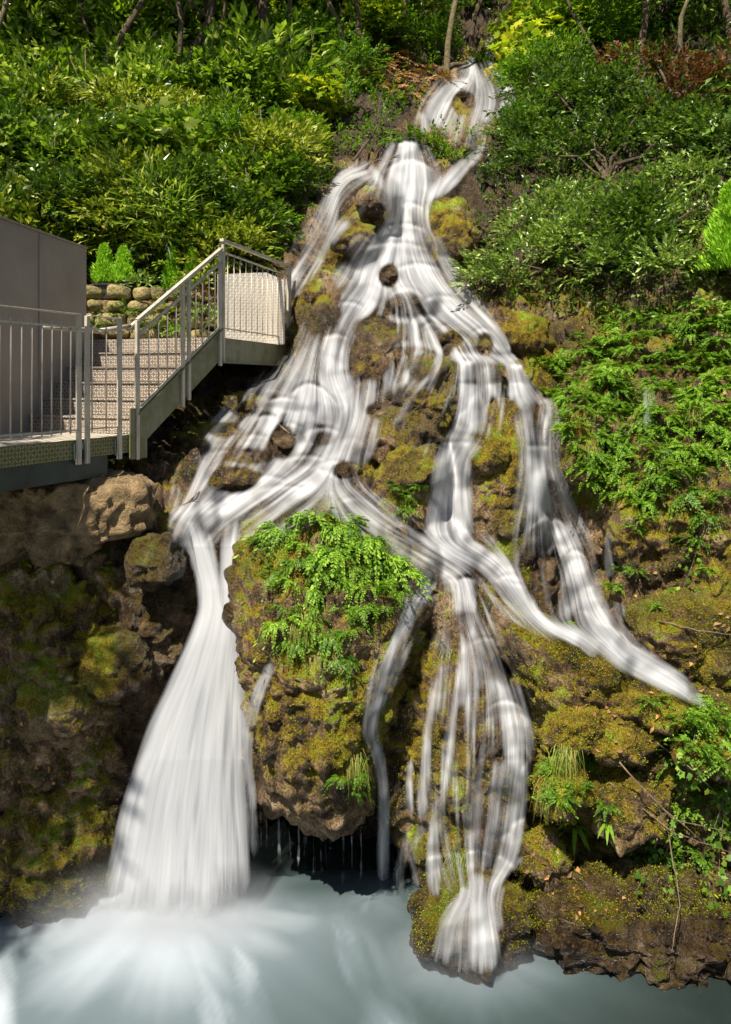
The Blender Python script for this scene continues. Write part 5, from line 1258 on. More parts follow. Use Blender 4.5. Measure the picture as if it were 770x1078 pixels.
# grey sheet wall
w0 = onrow(91, 10.35, 0); wd = Vector((-.115, -1, 0)).normalized(); w1 = w0+wd*3.4; nW = Vector((wd.y, -wd.x, 0))
GW = empty('grey_wall', (w0.x, w0.y, 3.9)); tag(GW, 'plain dark grey sheet wall standing beside the stairs', 'wall')
zt = CZ+(HY-262)/F*w0.y
mb = MB(); mb.hexa(*[[Vector((p.x, p.y, 3.9)) , Vector((q.x, q.y, 3.9)), Vector((q.x, q.y, zt-.0)), Vector((p.x, p.y, zt))] for p, q in ((w0, w1), (w0+Vector((-.18, .02, 0)), w1+Vector((-.18, .02, 0))))]); mb.build('panel', M['wallgrey'], GW)
mb = MB(); mb.bar(Vector((w0.x-.09, w0.y+.02, zt+.012)), Vector((w1.x-.09, w1.y, zt+.012)), .22, .022); mb.build('coping', M['wallgrey'], GW)
for sx in (1.15, 2.4):
    p = w0+wd*sx; mb = MB(); mb.bar(Vector((p.x+.004, p.y, 3.95)), Vector((p.x+.004, p.y, zt-.02)), .05, .012, (1, 0, 0)); mb.build('seam_strip', M['wallgrey'], GW)

# dry stone planter wall behind the stairs, and its pots
def stone_wall():
    rng = random.Random(3); V = []; Fs = []; k = 0
    p0 = onrow(84, 12.1, 0); p1 = onrow(238, 12.7, 0); L = (p1-p0).length; d = (p1-p0).normalized(); nn = Vector((d.y, -d.x, 0))
    z = 4.95; row = 0
    bmv = []
    while z < 6.0:
        h = rng.uniform(.13, .24); s = -rng.uniform(0, .2)
        while s < L:
            w = rng.uniform(.16, .48); c = p0+d*(s+w/2)+Vector((0, 0, z+h/2)); nt, npz = 9, 14
            th = np.linspace(0, np.pi, nt); ph = np.linspace(0, 2*np.pi, npz, endpoint=False); T, Pp = np.meshgrid(th, ph, indexing='ij')
            e = rng.uniform(.4, .85); f = lambda v: np.sign(v)*np.abs(v)**e
            x = f(np.sin(T))*f(np.cos(Pp))*w*.49; y = f(np.sin(T))*f(np.sin(Pp))*.14; zz_ = f(np.cos(T))*h*.48
            Q = np.stack([x, y, zz_], -1); Wp = Q[..., 0:1]*np.array(d)+Q[..., 1:2]*np.array(nn)+Q[..., 2:3]*np.array([0, 0, 1.0])+np.array(c)
            N = unit(Wp-np.array(c)); Wp = Wp+N*(.10*fbm(Wp, 4.5, 4, 5))[..., None]+np.array(nn)*rng.uniform(-.05, .05)
            V.append(Wp.reshape(-1, 3)); i, j = np.mgrid[0:nt-1, 0:npz]; a = i*npz+j; b2 = i*npz+(j+1) % npz
            Fs.append(np.stack([a.ravel(), (a+npz).ravel(), (b2+npz).ravel(), b2.ravel()], 1)+k); k += nt*npz; s += w
        z += h; row += 1
    org = np.array(p0); o = mesh_np('stone_wall', np.concatenate(V)-org, np.concatenate(Fs), M['stone'], None, True); o.location = org
    tag(o, 'dry stone planter wall of yellowish rocks behind the stairs', 'stone wall'); return o
stone_wall()
zt_ = 6.0
mb = MB(); a = onrow(60, 12.35, 5.9); b_ = onrow(250, 12.95, 5.9); mb.hexa([a-up*.9, b_-up*.9, b_+Vector((0, 1.2, -.9)), a+Vector((0, 1.2, -.9))], [a, b_, b_+Vector((0, 1.2, 0)), a+Vector((0, 1.2, 0))]); o = mb.build('planting_bed', M['footing'], None, org=tuple(a)); tag(o, kind='structure')
def trough(label, px, Y, w, name='plant_trough', mat='pot', h=.20):
    p = onrow(px, Y, 5.92); mb = MB(); r = lambda k, z, g: [Vector((p.x+sx*(w/2*k-g), p.y+sy*(.12*k-g), z)) for sx, sy in ((-1, -1), (1, -1), (1, 1), (-1, 1))]
    root = empty(name, (p.x, p.y, p.z)); tag(root, label, 'planter')
    mb.hexa(r(.82, p.z, 0), r(1, p.z+h, 0)); mb.build('pot', M[mat], root)
    mb = MB(); 
    for a_, b_ in zip(r(1.05, p.z+h, 0), r(1.05, p.z+h, 0)[1:]+r(1.05, p.z+h, 0)[:1]): mb.bar(a_, b_, .02, .028)
    mb.build('rim', M[mat], root)
    mb = MB(); mb.hexa(r(.95, p.z+h+.002, 0), r(.95, p.z+h+.016, 0)); mb.build('soil', M['bark'], root); return p+up*(h+.016)
p = trough('long dark trough holding the two bright little conifers', 119, 12.6, .50, h=.21)
conifer('dwarf_conifer', 'bright little cone shaped conifer in the trough, the one closer to the grey wall', (p.x-.13, p.y, p.z), .54, .19, 11, s=.85, n=1900)
conifer('dwarf_conifer', 'bright little cone shaped conifer in the trough, the one farther from the grey wall', (p.x+.15, p.y, p.z), .50, .20, 12, s=.85, n=1900)
p = trough('brown clay pot between the grey wall and the trough', 97, 12.7, .2, 'clay_pot', 'terracotta', .2)
p = trough('dark plant pot behind the stair handrail', 188, 12.9, .46, h=.16)
conifer('dwarf_conifer', 'narrow bright conifer behind the upper stair railing', (p.x-.10, p.y, p.z), .60, .15, 13, s=.85, n=1500)
conifer('dwarf_conifer', 'thin bright conifer seen between the upper rail and the landing post', (p.x+.20, p.y, p.z), .56, .13, 14, s=.85, n=1400)
def small_plant(label, px, py, Y, R, mat, L, W, n, seed, name='garden_plant'):
    rng = np.random.default_rng(seed); c = at(px, py, Y); root = empty(name, (c.x, c.y, c.z-R*.8)); tag(root, label, 'plant'); lv = Leaves()
    lobe_foliage(lv, rng, [(c.x, c.y, c.z, R*1.2, R*.8, R)], n, L, W, 6); lv.build('foliage', M[mat], root)
    mb = MB(); stems_to(mb, root.location, [(c.x+dx, c.y, c.z+.02) for dx in (-R*.6, 0, R*.5)], .008, .003, rng); mb.build('stem', M['bark'], root)
small_plant('round pale green plant spilling over the stone wall by the trough', 148, 302, 12.45, .17, 'bay', .05, .03, 420, 21)
small_plant('low grey green plant in front of the stone wall near the landing', 214, 338, 12.1, .20, 'bay', .05, .03, 480, 22)
small_plant('rusty leaved plant beside the chequer plate parapet', 222, 322, 12.5, .22, 'dead', .07, .03, 380, 23)
small_plant('green leafy plant above the stones between the handrails', 186, 312, 12.5, .2, 'herb_d', .06, .03, 420, 24)
small_plant('tuft of green leaves over the stones by the lower stair post', 128, 330, 12.15, .12, 'herb_d', .05, .025, 260, 25)
small_plant('leafy plant hiding the joints of the stone wall beside the grey wall', 104, 344, 12.1, .14, 'herb_d', .05, .025, 300, 31)
small_plant('dark trailing plant over the middle of the stone wall', 160, 348, 12.1, .16, 'dark', .05, .028, 340, 32)
small_plant('trailing pale plant at the top edge of the stone wall behind the posts', 205, 300, 12.4, .18, 'laurel_y', .06, .028, 380, 33)
small_plant('low mossy green plant at the foot of the stone wall', 188, 352, 12.1, .12, 'herb', .04, .02, 300, 34)
small_plant('yellow green plant among the stones under the handrail', 172, 330, 12.3, .13, 'laurel_y', .05, .025, 260, 26)

# rough footing under the walkway
def footing():
    c = np.array([-2.75, 8.05, 3.75]); 
    pts = [(-60,505),(0,508),(60,506),(110,503),(158,504),(161,522),(160,545),(158,560),(130,566),(112,570),(96,580),(80,560),(40,570),(0,590),(-60,600)]
    return rock('rough_footing', 'rough tan stone footing block under the end of the lower walkway', 'footing', pts, 8.12, .42, moss=-.8, big=.03, fine=.8, seed=60, box=7)
fo = footing(); fo.data.materials.clear(); fo.data.materials.append(M['footing'])
# trees added out of view so their crowns shade the slope and the low cliff
def shade_tree(label, x, y, z0, top, R, n, seed):
    rng = np.random.default_rng(seed); root = empty('shade_tree', (x, y, z0)); tag(root, label, 'tree'); mb = MB()
    P = [Vector((x, y, z0+(top-z0)*f))+Vector((.2*math.sin(f*4+seed), .2*math.cos(f*5), 0)) for f in np.linspace(0, 1, 8)]
    mb.tube(P, [.22*(1-.7*i/7) for i in range(8)], 9)
    lobes = [(x+rng.uniform(-1, 1)*R, y+rng.uniform(-1, 1)*R, top+rng.uniform(-.5, .8)*R, R*.75, R*.75, R*.45) for _ in range(7)]
    lv = Leaves(); C = lobe_foliage(lv, rng, lobes, n, .20, .08, 7)
    for tp in C[rng.choice(len(C), 10)]:
        tp = Vector(tp); mb.tube([P[5], P[5].lerp(tp, .5)+Vector((0, 0, .2)), tp], [.08, .05, .015], 6)
    mb.build('trunk', M['bark'], root, True); lv.build('crown', M['laurel'], root)
shade_tree('tall unseen tree added so its crown shades the thicket', -9.2, 9.6, 5.5, 15.5, 2.3, 5200, 1)
shade_tree('unseen tree added so its crown shades the low mossy cliff', -5.35, 3.0, 2.5, 8.6, .95, 4600, 2)
# ------------------------------------------------------------------ water
def ribbon_mesh(path, nu, nv, off, dens, seed, fall=.004, smooth=3, edge=.35, Ys=None, latsm=2, fade0=.06, fade1=.06, wob=.12, tiers=0.0):
    tmod = 1.0
    q = resample(path, nv)
    t = np.gradient(q[:, :2], axis=0); t /= np.linalg.norm(t, axis=1, keepdims=True)
    # blend the cross direction towards horizontal, as sheets of water lie
    n = np.stack([t[:, 1], -t[:, 0]], 1); n[:, 0] = np.abs(n[:, 0])+.35; n /= np.linalg.norm(n, axis=1, keepdims=True)
    u = np.linspace(-.5, .5, nu)
    k = np.linspace(0, 1, nv)
    wobble = 1+wob*np.sin(k*17+seed)+wob*.6*np.sin(k*41+seed*2.3)
    PX = q[:, 0][None]+u[:, None]*(q[:, 2]*wobble)[None]*n[:, 0][None]
    PY = q[:, 1][None]+u[:, None]*(q[:, 2]*wobble)[None]*n[:, 1][None]
    if Ys is None:
        Yv = np.zeros((nu, nv))
        for i in range(nu):
            for j in range(nv):
                h = hit(PX[i, j], PY[i, j]); Yv[i, j] = h[0].y if h else depth0(np.array(PX[i, j]), np.array(PY[i, j]))
        # fill leaps: lateral and lengthwise smoothing of the nearer envelope
        Ym = Yv.copy(); R = 3 if nu > 5 else 1
        Pd = np.pad(Ym, ((R, R), (3, 3)), mode='edge')
        Ym = np.min([Pd[a:a+nu, b:b+nv] for a in range(0, 2*R+1) for b in range(7)], axis=0)
        for j in range(1, nv): Ym[:, j] = np.minimum(Ym[:, j], Ym[:, j-1]+fall)
        Ym = _sm(_sm(Ym, latsm+1, 0), smooth, 1) if nu > 5 else _sm(Ym, smooth, 1)
        Yv = Ym-off*(.6+.4*np.cos(u*np.pi))[:, None]
        if tiers:
            X = (PX-CX)/F*Yv; Z = CZ+(HY-PY)/F*Yv; Q = np.stack([X, Yv, Z*.3], -1)
            per = .24+.012*Yv; ph = np.mod(Z/per+1.5*fbm(Q, .8, 2, 77)+.45*fbm(Q, 3.2, 2, 78), 1.0)
            o = np.where(ph < .82, ph/.82, (1-ph)/.18); o = o*o*(3-2*o)
            am = tiers*sstep(3.3, 4.0, Z)
            Yv = Yv-.20*o*am*(Yv/12); tmod = 1+am*(.42*(o-.45))
    else:
        yv = np.interp(k, np.linspace(0, 1, len(Ys)), Ys); Yv = np.repeat(yv[None], nu, 0)
        Yv = Yv-off*(np.cos(u*np.pi))[:, None]
    P = np.stack([(PX-CX)/F*Yv, Yv, CZ+(HY-PY)/F*Yv], -1)
    e = np.clip((.5-np.abs(u))/(edge*.5), 0, 1)**.8
    fd = np.clip(k/max(fade0, 1e-3), 0, 1)*np.clip((1-k)/max(fade1, 1e-3), 0, 1)
    D = dens*e[:, None]*fd[None]*(1+.28*np.interp(k, np.linspace(0, 1, 14), RNG.uniform(-1, 1, 14)))[None]*tmod
    du = np.linalg.norm(np.diff(P, axis=1), axis=-1).mean(0); L = np.r_[0, np.cumsum(du)]
    Wm = (q[:, 2]*Yv.mean(0)/F)
    wref = np.median(Wm)
    U = (u[:, None]*(.35*Wm+.65*wref)[None])*9.0/max(Yv.mean(), 4)+seed*3.7
    Vv = np.repeat((L*9.0/max(Yv.mean(), 4))[None], nu, 0)+seed*1.3
    return P.reshape(-1, 3), np.clip(D, 0, 1.3).ravel(), np.stack([U, Vv], -1).reshape(-1, 2), grid_faces(nu, nv)
def water(name, pieces):
    V, D, UV, Fs, k = [], [], [], [], 0
    for P, d, uv, f in pieces:
        V.append(P); D.append(d); UV.append(uv); Fs.append(f+k); k += len(P)
    o = mesh_np(name, np.concatenate(V), np.concatenate(Fs), M['water'], None, True, dict(dens=np.concatenate(D)), np.concatenate(UV))
    return tag(o, kind='structure')
def plen(path): return sum(math.hypot(b[0]-a[0], b[1]-a[1]) for a, b in zip(path, path[1:]))
def strands(path, n, w=(2, 6), seed=0, d=(.3, .7), spread=1.0, off=.05, frac=(.3, .8)):
    out = []; r = random.Random(seed)
    q = resample(path, 80)
    for i in range(n):
        L = r.uniform(*frac); s = r.uniform(0, 1-L); a = int(s*79); b = min(79, int((s+L)*79))
        u = r.uniform(-.5, .5)*spread; seg = q[a:b+1:4]
        if len(seg) < 3: continue
        ww = r.uniform(*w); dr = r.uniform(-.06, .06)
        pp = [(x+(u+dr*j/len(seg))*wd, y, ww*r.uniform(.8, 1.2)) for j, (x, y, wd) in enumerate(seg)]
        nv = max(10, int(plen(pp)/4))
        out.append(ribbon_mesh(pp, 4, nv, off, r.uniform(*d), seed+i, edge=.9, smooth=3, fade0=.25, fade1=.3))
    return out

# ---- the running water: one silky sheet over the rock, its threads drawn along the direction of flow
GS = 1.25
GX = np.arange(56, 770, GS); GY = np.arange(24, 1040, GS)
def bil(A, x, y):
    x = np.clip(x, 0, A.shape[0]-1.001); y = np.clip(y, 0, A.shape[1]-1.001); i = x.astype(int); j = y.astype(int); a = x-i; b = y-j
    return A[i, j]*(1-a)*(1-b)+A[i+1, j]*a*(1-b)+A[i, j+1]*(1-a)*b+A[i+1, j+1]*a*b
def gbl(A, r):
    if r < 1: return A
    k = np.hanning(2*int(r)+3)[1:-1]; k /= k.sum(); r = int(r)
    P_ = np.pad(A, r, mode='edge')
    B = sum(k[i]*P_[i:i+A.shape[0], :] for i in range(2*r+1)); return sum(k[i]*B[:, i:i+A.shape[1]] for i in range(2*r+1))
def lic(N_, Fx, Fy, L):
    X0, Y0 = np.meshgrid(np.arange(N_.shape[0], dtype=float), np.arange(N_.shape[1], dtype=float), indexing='ij')
    acc = N_.copy(); w = np.ones_like(N_)
    for sg in (1, -1):
        x, y = X0.copy(), Y0.copy()
        for k in range(1, L):
            fx = bil(Fx, x, y); fy = bil(Fy, x, y); x += sg*fx; y += sg*fy
            g = .5+.5*math.cos(math.pi*k/L); acc += g*bil(N_, x, y); w += g
    return acc/w
def nrm01(A, m): 
    v = A[m]; return np.clip(.5+(A-v.mean())/(v.std()*4.2), 0, 1)
def sheet(name, streams, seed, Ymap=None, turb=.45, gain=1.0):
    nx, ny = len(GX), len(GY); D = np.zeros((nx, ny)); C = np.zeros((nx, ny)); FX = np.zeros((nx, ny)); FY = np.zeros((nx, ny))+1e-4; Wt = np.zeros((nx, ny))+1e-4; O = np.zeros((nx, ny)); LIP = np.zeros((nx, ny))
    PX, PY = np.meshgrid(GX, GY, indexing='ij')
    for nm, path, kw in streams:
        if nm == 'veil':
            cx, y, w, h, sp, arc = kw['veil']; d = kw['d']
            x0 = max(0, int((cx-w*(.6+sp*.5)-4-GX[0])/GS)); x1 = min(nx, int((cx+w*(.6+sp*.5)+4-GX[0])/GS)+1); y0 = max(0, int((y-6-GY[0])/GS)); y1 = min(ny, int((y+h*1.5+6-GY[0])/GS)+1)
            if x1 <= x0 or y1 <= y0: continue
            X = PX[x0:x1, y0:y1]; Yy = PY[x0:x1, y0:y1]; vv = np.clip((Yy-y)/h, 0, 1.2); hw = w*.5*(1+sp*vv)+1
            u = (X-cx)/hw; yt = y+np.clip(u*u, 0, 1)*h*arc; v = (Yy-yt)/h
            lat = np.clip(1.08-np.abs(u)**3, 0, 1)*(np.abs(u) < 1.08); ver = sstep(-.04-1.5/h, .06+1.0/h, v)*(1-sstep(.82, 1.12, v))
            val = lat*ver*d*(1-.12*v)
            D[x0:x1, y0:y1] = np.maximum(D[x0:x1, y0:y1], val); C[x0:x1, y0:y1] = np.maximum(C[x0:x1, y0:y1], lat*ver)
            O[x0:x1, y0:y1] = np.maximum(O[x0:x1, y0:y1], lat*ver*np.clip(1-v, 0, 1)*(min(1, h/30) if h < 50 else .25))
            LIP[x0:x1, y0:y1] = np.maximum(LIP[x0:x1, y0:y1], lat*d*np.exp(-((v*h-1.5)/2.2)**2))
            g = (val+.02*lat)*3.0
            FX[x0:x1, y0:y1] += g*u*(sp*w*.5/h+arc*.6*np.clip(1-v, 0, 1)); FY[x0:x1, y0:y1] += g; Wt[x0:x1, y0:y1] += g
            continue
        q = resample(path, int(max(10, plen(path)/2.0))); t = np.gradient(q[:, :2], axis=0); t /= np.linalg.norm(t, axis=1, keepdims=True); n_ = len(q)
        for i, (x, y, w) in enumerate(q):
            fe = min(1, .35+(i+1)/(n_*.10+1), .35+(n_-i)/(n_*.12+1)); R = (w*.5*1.18+1.8)*fe; x0 = max(0, int((x-2*R-GX[0])/GS)); x1 = min(nx, int((x+2*R-GX[0])/GS)+1); y0 = max(0, int((y-2*R-GY[0])/GS)); y1 = min(ny, int((y+2*R-GY[0])/GS)+1)
            if x1 <= x0 or y1 <= y0: continue
            dx = PX[x0:x1, y0:y1]-x; dy = PY[x0:x1, y0:y1]-y; r2 = (dx*dx+dy*dy*1.1)/(R*R)
            f0 = min(1, (i+1)/(n_*.09+1)); f1 = min(1, (n_-i)/(n_*.12+1))
            D[x0:x1, y0:y1] = np.maximum(D[x0:x1, y0:y1], kw['d']*f0*f1*np.clip(1-r2, 0, 1)**.75)
            C[x0:x1, y0:y1] = np.maximum(C[x0:x1, y0:y1], kw.get('c', .5)*np.clip(1-r2, 0, 1)**.5)
            g = np.exp(-r2*2.0)*kw['d']; wid = (q[min(i+3, n_-1), 2]-q[max(i-3, 0), 2])/12.0/max(w*.5, 3)
            FX[x0:x1, y0:y1] += g*(t[i, 0]+dx*wid*.9); FY[x0:x1, y0:y1] += g*(t[i, 1]); Wt[x0:x1, y0:y1] += g
    if Ymap is None:
        for hx, hy, rx, ry, hs in HOLES:
            e = ((PX-hx)/rx)**2+((PY-hy)/ry)**2; k = sstep(1.25, .55, e)*hs; D *= 1-k; C *= 1-.4*k
    D = gbl(D, 1); mask = D > .01; base = depth0(PX, PY)
    if Ymap is None:
        Yv = np.full((nx, ny), np.nan); st = 2
        for i in range(0, nx, st):
            for j in range(0, ny, st):
                if mask[max(0, i-6):i+7, max(0, j-6):j+7].any():
                    h = hit(GX[i], GY[j])
                    if h: Yv[i:i+st, j:j+st] = h[0].y
        ok = ~np.isnan(Yv); Yv = np.where(ok, Yv, base)
        R = 6; Pd = np.pad(Yv, R, mode='edge'); A = np.min([Pd[a:a+nx, R:R+ny] for a in range(2*R+1)], axis=0); Pd = np.pad(A, R, mode='edge'); Ym = np.min([Pd[R:R+nx, a:a+ny] for a in range(2*R+1)], axis=0)
        for j in range(1, ny): Ym[:, j] = np.where(mask[:, j-1] & mask[:, j], np.minimum(Ym[:, j], Ym[:, j-1]+.010), Ym[:, j])
        Yv = gbl(gbl(Ym, 5), 3)-.02
        Yv = Yv-.07*gbl(O, 3)*(Yv/11)
    else: Yv = Ymap(PX, PY)
    P = np.stack([(PX-CX)/F*Yv, Yv, CZ+(HY-PY)/F*Yv], -1)
    FX /= Wt; FY /= Wt; FX = gbl(FX, 3); FY = gbl(FY, 3)
    bump_ = gbl(fbm(P, 2.2, 3, seed), 2); bx = np.gradient(bump_, axis=0); bx /= bx[mask].std()
    FX = FX+turb*.16*np.clip(bx, -2, 2)*(1-.6*gbl(C, 2)); n_ = np.hypot(FX, FY)+1e-6; FX /= n_; FY /= n_
    rg = np.random.default_rng(seed)
    fine = nrm01(lic(rg.random((nx, ny)), FX, FY, 32), mask); med = nrm01(lic(gbl(rg.random((nx, ny)), 2), FX, FY, 40), mask); co_ = nrm01(lic(gbl(rg.random((nx, ny)), 5), FX, FY, 44), mask)
    Cc = gbl(C, 1); st_ = .28*(fine-.5)+.48*(med-.5)+.52*(co_-.5)
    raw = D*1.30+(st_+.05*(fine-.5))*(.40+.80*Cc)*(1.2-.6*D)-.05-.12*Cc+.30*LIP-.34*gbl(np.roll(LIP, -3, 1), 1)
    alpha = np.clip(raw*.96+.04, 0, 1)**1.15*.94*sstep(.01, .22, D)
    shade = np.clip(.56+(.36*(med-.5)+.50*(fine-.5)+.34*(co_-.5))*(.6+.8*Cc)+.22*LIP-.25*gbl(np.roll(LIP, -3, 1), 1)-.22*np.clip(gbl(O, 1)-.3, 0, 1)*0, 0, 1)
    keep = alpha > .012; kf = keep[:-1, :-1] | keep[1:, :-1] | keep[:-1, 1:] | keep[1:, 1:]
    idx = np.arange(nx*ny).reshape(nx, ny); Fc = np.stack([idx[:-1, :-1][kf], idx[:-1, 1:][kf], idx[1:, 1:][kf], idx[1:, :-1][kf]], 1)
    used = np.unique(Fc); remap = np.full(nx*ny, -1); remap[used] = np.arange(len(used))
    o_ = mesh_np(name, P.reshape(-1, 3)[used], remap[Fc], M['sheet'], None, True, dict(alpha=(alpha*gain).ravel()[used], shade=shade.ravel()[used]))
    return tag(o_, kind='structure')
HOLES = [(409,290,12,13,1), (428,322,20,15,.45), (394,345,22,14,.9), (392,374,20,28,.9), (476,357,12,10,.9), (511,362,9,13,.8), (442,386,16,14,.55), (247,505,29,15,1), (297,465,15,20,.95), (262,480,28,9,.7), (362,495,12,10,1), (400,432,16,9,.9),
 (432,440,38,34,.7), (488,108,13,14,1), (385,226,22,22,.85), (338,322,22,34,.9), (340,462,14,8,.4), (236,452,20,9,.7), (206,470,18,11,.7), (258,430,18,9,.7), (520,436,6,22,.8), (462,706,14,26,.5), (486,780,7,40,.5), (560,600,10,34,.55), (584,610,7,36,.5), (446,660,10,20,.6), (460,228,9,22,.8), (420,560,12,6,.4)]
sheet('waterfall', STREAMS, 21)
def fall_Y(rows): return np.interp(rows, [520, 545, 575, 620, 700, 800, 900, 960], [8.75, 8.42, 8.15, 8.02, 7.90, 7.76, 7.68, 7.62])
def fan(a0, a1, n, d, y0=545, y1=962, w=(14, 26), seed=1):
    """threads of the big fall: side by side at the waist, spreading on the way down"""
    out = []
    rr = random.Random(seed)
    for k in range(n):
        a = a0+(a1-a0)*(k+.5)/n; rows = np.linspace(y0, y1, 14)
        xl = np.interp(rows, [545, 580, 620, 650, 700, 770, 850, 962], [186, 202, 216, 215, 192, 160, 135, 112]); xr = np.interp(rows, [545, 580, 620, 650, 700, 962], [262, 254, 249, 251, 253, 260])
        xs_ = xl*(1-a)+xr*a
        if a > .42: xs_ = xs_+np.interp(rows, [545, 590, 620], [6, 2, 0])
        elif y0 < 560: xs_ = xs_-np.interp(rows, [545, 590, 620], [2, 0, 0])
        ww = np.interp(rows, [545, 620, 700, 962], [w[0], w[0]*.9, w[0]*1.2, w[1]*1.25])
        out.append(('fall', [(x, y, ww_) for x, y, ww_ in zip(xs_, rows, ww)], dict(d=d*rr.uniform(.85, 1.1), c=.35)))
    return out
sheet('waterfall', fan(.03, .36, 4, 1.0, w=(14, 26), seed=1)+fan(.62, .97, 4, .85, w=(12, 22), y1=955, seed=2)+fan(.1, .75, 4, 1.0, 615, 966, (16, 40), 3), 41, Ymap=lambda X, Y_: fall_Y(Y_)-.10*sstep(600, 680, Y_)-.12*np.cos(np.clip((X-np.interp(Y_, [620, 960], [230, 178]))/np.interp(Y_, [545, 620, 960], [60, 32, 90]), -1.5, 1.5)), turb=.15)
# drips from the rim of the outcrop
pcs = []
for i, (x, y0, y1, w, d) in enumerate([(268,770,925,5,.6),(280,845,925,4,.4),(293,850,930,5,.55),(304,848,926,3,.4),(314,850,930,4,.55),(321,862,932,7,.5),(330,858,935,5,.65),(337,868,930,3,.4),(347,866,938,5,.6),(357,866,935,3,.4),(361,860,965,6,.75),(370,868,940,3,.35),(380,868,946,4,.45),(388,860,940,4,.4),(299,848,900,3,.3),(412,860,948,5,.4),(420,880,950,6,.45),(274,838,925,3,.4),(286,848,920,3,.3),(342,866,925,2.5,.35),(352,866,930,2.5,.3)]):
    Yd = 7.95; pcs.append(ribbon_mesh([(x, y0-6+(i*53) % 17, w*.6), (x+1, (y0+y1)/2, w), (x-1+(i*29) % 4, y1-(i*41) % 22, w*1.5)], 4, 24, 0, d*(.45+.5*((i*37) % 10)/10), 300+i, edge=.9, Ys=[Yd, Yd-.03], fade0=.05, fade1=.25))
water('dripping_water', pcs)

# pool
def build_pool():
    xs = np.concatenate([np.linspace(-16, -5, 12)[:-1], np.arange(-5, 4.6, .035), np.linspace(4.6, 16, 12)[1:]])
    ys = np.concatenate([np.linspace(-8, 4.0, 10)[:-1], np.arange(4.0, 8.9, .035), np.array([9.2, 9.6, 10])])
    X, Yg = np.meshgrid(xs, ys, indexing='ij'); P = np.stack([X, Yg, X*0], -1)
    # distance and bearing from where each fall lands
    foam = np.zeros_like(X); z = np.zeros_like(X)
    for (sx, sy, a, R, amp, sq) in ((-1.75, 7.75, 1.15, 2.2, .13, 1.0), (-2.2, 7.6, .75, 1.6, .08, 1.0), (.85, 7.0, .9, .95, .09, .9), (.05, 7.75, .7, .8, .03, 1.0), (-.35, 7.9, .55, .9, .02, 1.0)):
        dx = X-sx; dy = (Yg-sy)/sq; r = np.hypot(dx, dy); th = np.arctan2(dx, -dy)
        Q = np.stack([th*2.6, r*.8+0*th, r*0+sx], -1)
        st = .5+.5*fbm(Q, 1.0, 4, 11)+.25*fbm(np.stack([th*9, r*.9, r*0+sx], -1), 1.0, 2, 19)
        foam = np.maximum(foam, a*np.exp(-(r/R)**1.3)*(.70+.34*np.clip(st, 0, 1.3)))
        z += amp*np.exp(-(r/.38)**2)*(1+.5*fbm(P, 3, 3, 4))
    # currents drawn out towards the viewer
    Q = np.stack([(X+.45*Yg)*2.3+.5*fbm(P, .8, 2, 5), (Yg-.45*X)*.42, X*0], -1)
    cur = np.clip(.5+.95*fbm(Q, 1.0, 5, 71), 0, 1)
    fine = fbm(np.stack([(X+.35*Yg)*6, (Yg-.3*X)*1.3, X*0], -1), 1.0, 3, 72)
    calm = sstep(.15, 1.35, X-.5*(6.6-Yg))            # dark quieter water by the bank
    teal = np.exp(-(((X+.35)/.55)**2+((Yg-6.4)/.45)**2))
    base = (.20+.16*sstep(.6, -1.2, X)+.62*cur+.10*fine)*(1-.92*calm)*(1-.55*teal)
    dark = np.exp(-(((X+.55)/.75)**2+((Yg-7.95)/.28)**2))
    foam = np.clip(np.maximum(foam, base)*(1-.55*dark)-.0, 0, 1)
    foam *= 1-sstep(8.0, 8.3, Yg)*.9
    z += .012*fbm(P*np.array([1, .5, 1]), 2.2, 4, 8)
    P[..., 2] = z
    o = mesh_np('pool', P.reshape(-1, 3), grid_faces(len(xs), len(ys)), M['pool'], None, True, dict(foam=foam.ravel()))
    return tag(o, kind='structure')
build_pool()

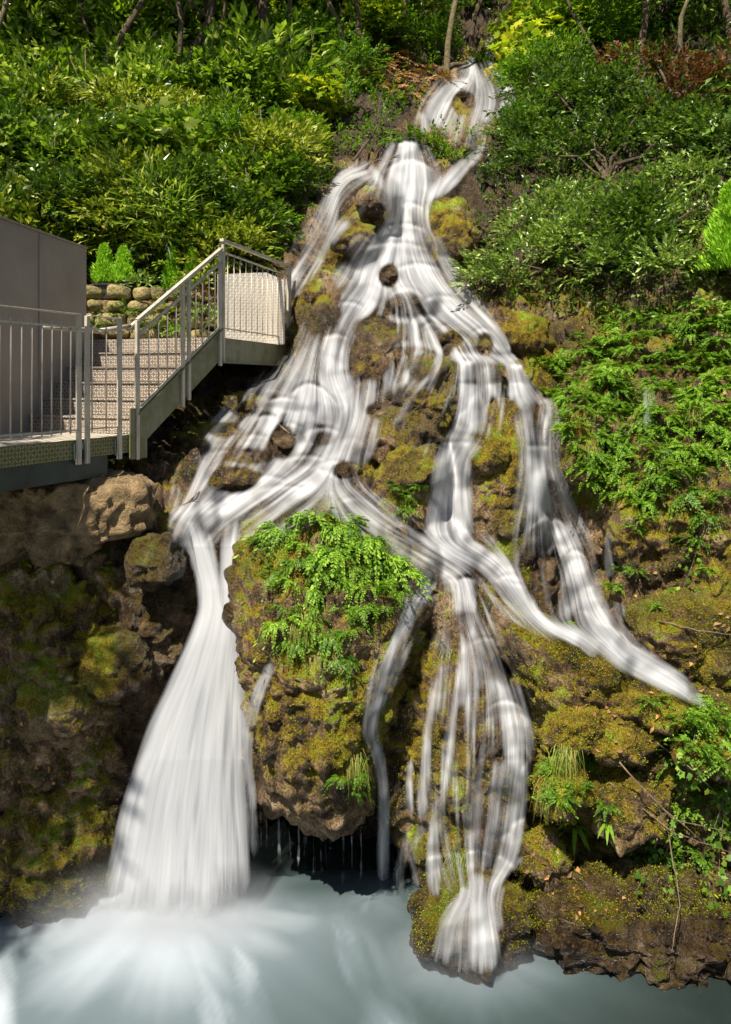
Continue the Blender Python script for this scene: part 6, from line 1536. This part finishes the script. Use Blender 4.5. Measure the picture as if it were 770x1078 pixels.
def mist(loc, r, dens):
    m, nt = newmat('spray mist'); nb = NB(nt)
    tc = nb.n('ShaderNodeTexCoord'); ln = nb.n('ShaderNodeVectorMath', operation='LENGTH'); nb.set(ln.inputs[0], tc.outputs['Object'])
    nz = nb.noise(nb.mapping(tc.outputs['Object'], (2, 2, 1.5)), 1.2, 2, .5)
    d = nb.math('MULTIPLY', nb.math('POWER', nb.math('SUBTRACT', 1.0, ln.outputs['Value'], clamp=True), 1.5), nb.math('MULTIPLY', nz, dens*2))
    v = nb.n('ShaderNodeVolumePrincipled'); nb.set(v.inputs['Density'], d); nb.set(v.inputs['Color'], (.95, .96, .98)); v.inputs['Anisotropy'].default_value = .2
    o_ = nb.n('ShaderNodeOutputMaterial'); nt.links.new(v.outputs[0], o_.inputs['Volume'])
    bpy.ops.mesh.primitive_ico_sphere_add(subdivisions=3, radius=1, location=loc); o = bpy.context.object; o.name = 'mist'; o.scale = r; o.data.materials.append(m)
    for p in o.data.polygons: p.use_smooth = True
    tag(o, 'pale spray mist hanging where the falls strike the pool', 'mist', None, 'stuff')
mist((-1.85, 7.35, .10), (1.35, .75, .55), 3.2)
mist((.80, 6.85, .06), (.75, .5, .38), 2.6)
# ------------------------------------------------------------------ camera, light
cam = bpy.data.cameras.new('camera'); co = bpy.data.objects.new('camera', cam); COL.objects.link(co)
co.location = (0, 0, CZ); co.rotation_euler = (math.radians(90), 0, 0)
cam.sensor_fit = 'HORIZONTAL'; cam.sensor_width = 36; cam.lens = F/770*36
cam.shift_y = -(539-HY)/770; cam.clip_end = 400; cam.clip_start = .05
SC.camera = co
sv = Vector((-.25, -.58, .86)).normalized()      # towards the sun
sun = bpy.data.lights.new('sun', 'SUN'); so_ = bpy.data.objects.new('sun', sun); COL.objects.link(so_)
sun.energy = 4.6; sun.angle = math.radians(.6); sun.color = (1, .93, .81)
so_.rotation_euler = sv.to_track_quat('Z', 'Y').to_euler(); so_.location = (4, -8, 14)
w = bpy.data.worlds.new('World'); SC.world = w; w.use_nodes = True
nt = w.node_tree; bg = nt.nodes['Background']; sky = nt.nodes.new('ShaderNodeTexSky'); sky.sky_type = 'NISHITA'
sky.sun_disc = False; sky.sun_elevation = math.asin(sv.z); sky.sun_rotation = math.atan2(sv.x, sv.y)
nt.links.new(sky.outputs[0], bg.inputs[0]); bg.inputs[1].default_value = .05
SC.view_settings.view_transform = 'Standard'; SC.view_settings.look = 'None'; SC.view_settings.gamma = 1; SC.view_settings.use_curve_mapping = False
SC.view_settings.exposure = 1.05
SC.cycles.transparent_max_bounces = 24; SC.cycles.max_bounces = 6; SC.cycles.diffuse_bounces = 3; SC.cycles.glossy_bounces = 2
SC.cycles.volume_step_rate = 2.0; SC.cycles.volume_bounces = 1
SC.cycles.use_adaptive_sampling = True; SC.cycles.adaptive_threshold = .02; SC.cycles.use_denoising = True
SC.cycles.caustics_reflective = False; SC.cycles.caustics_refractive = False
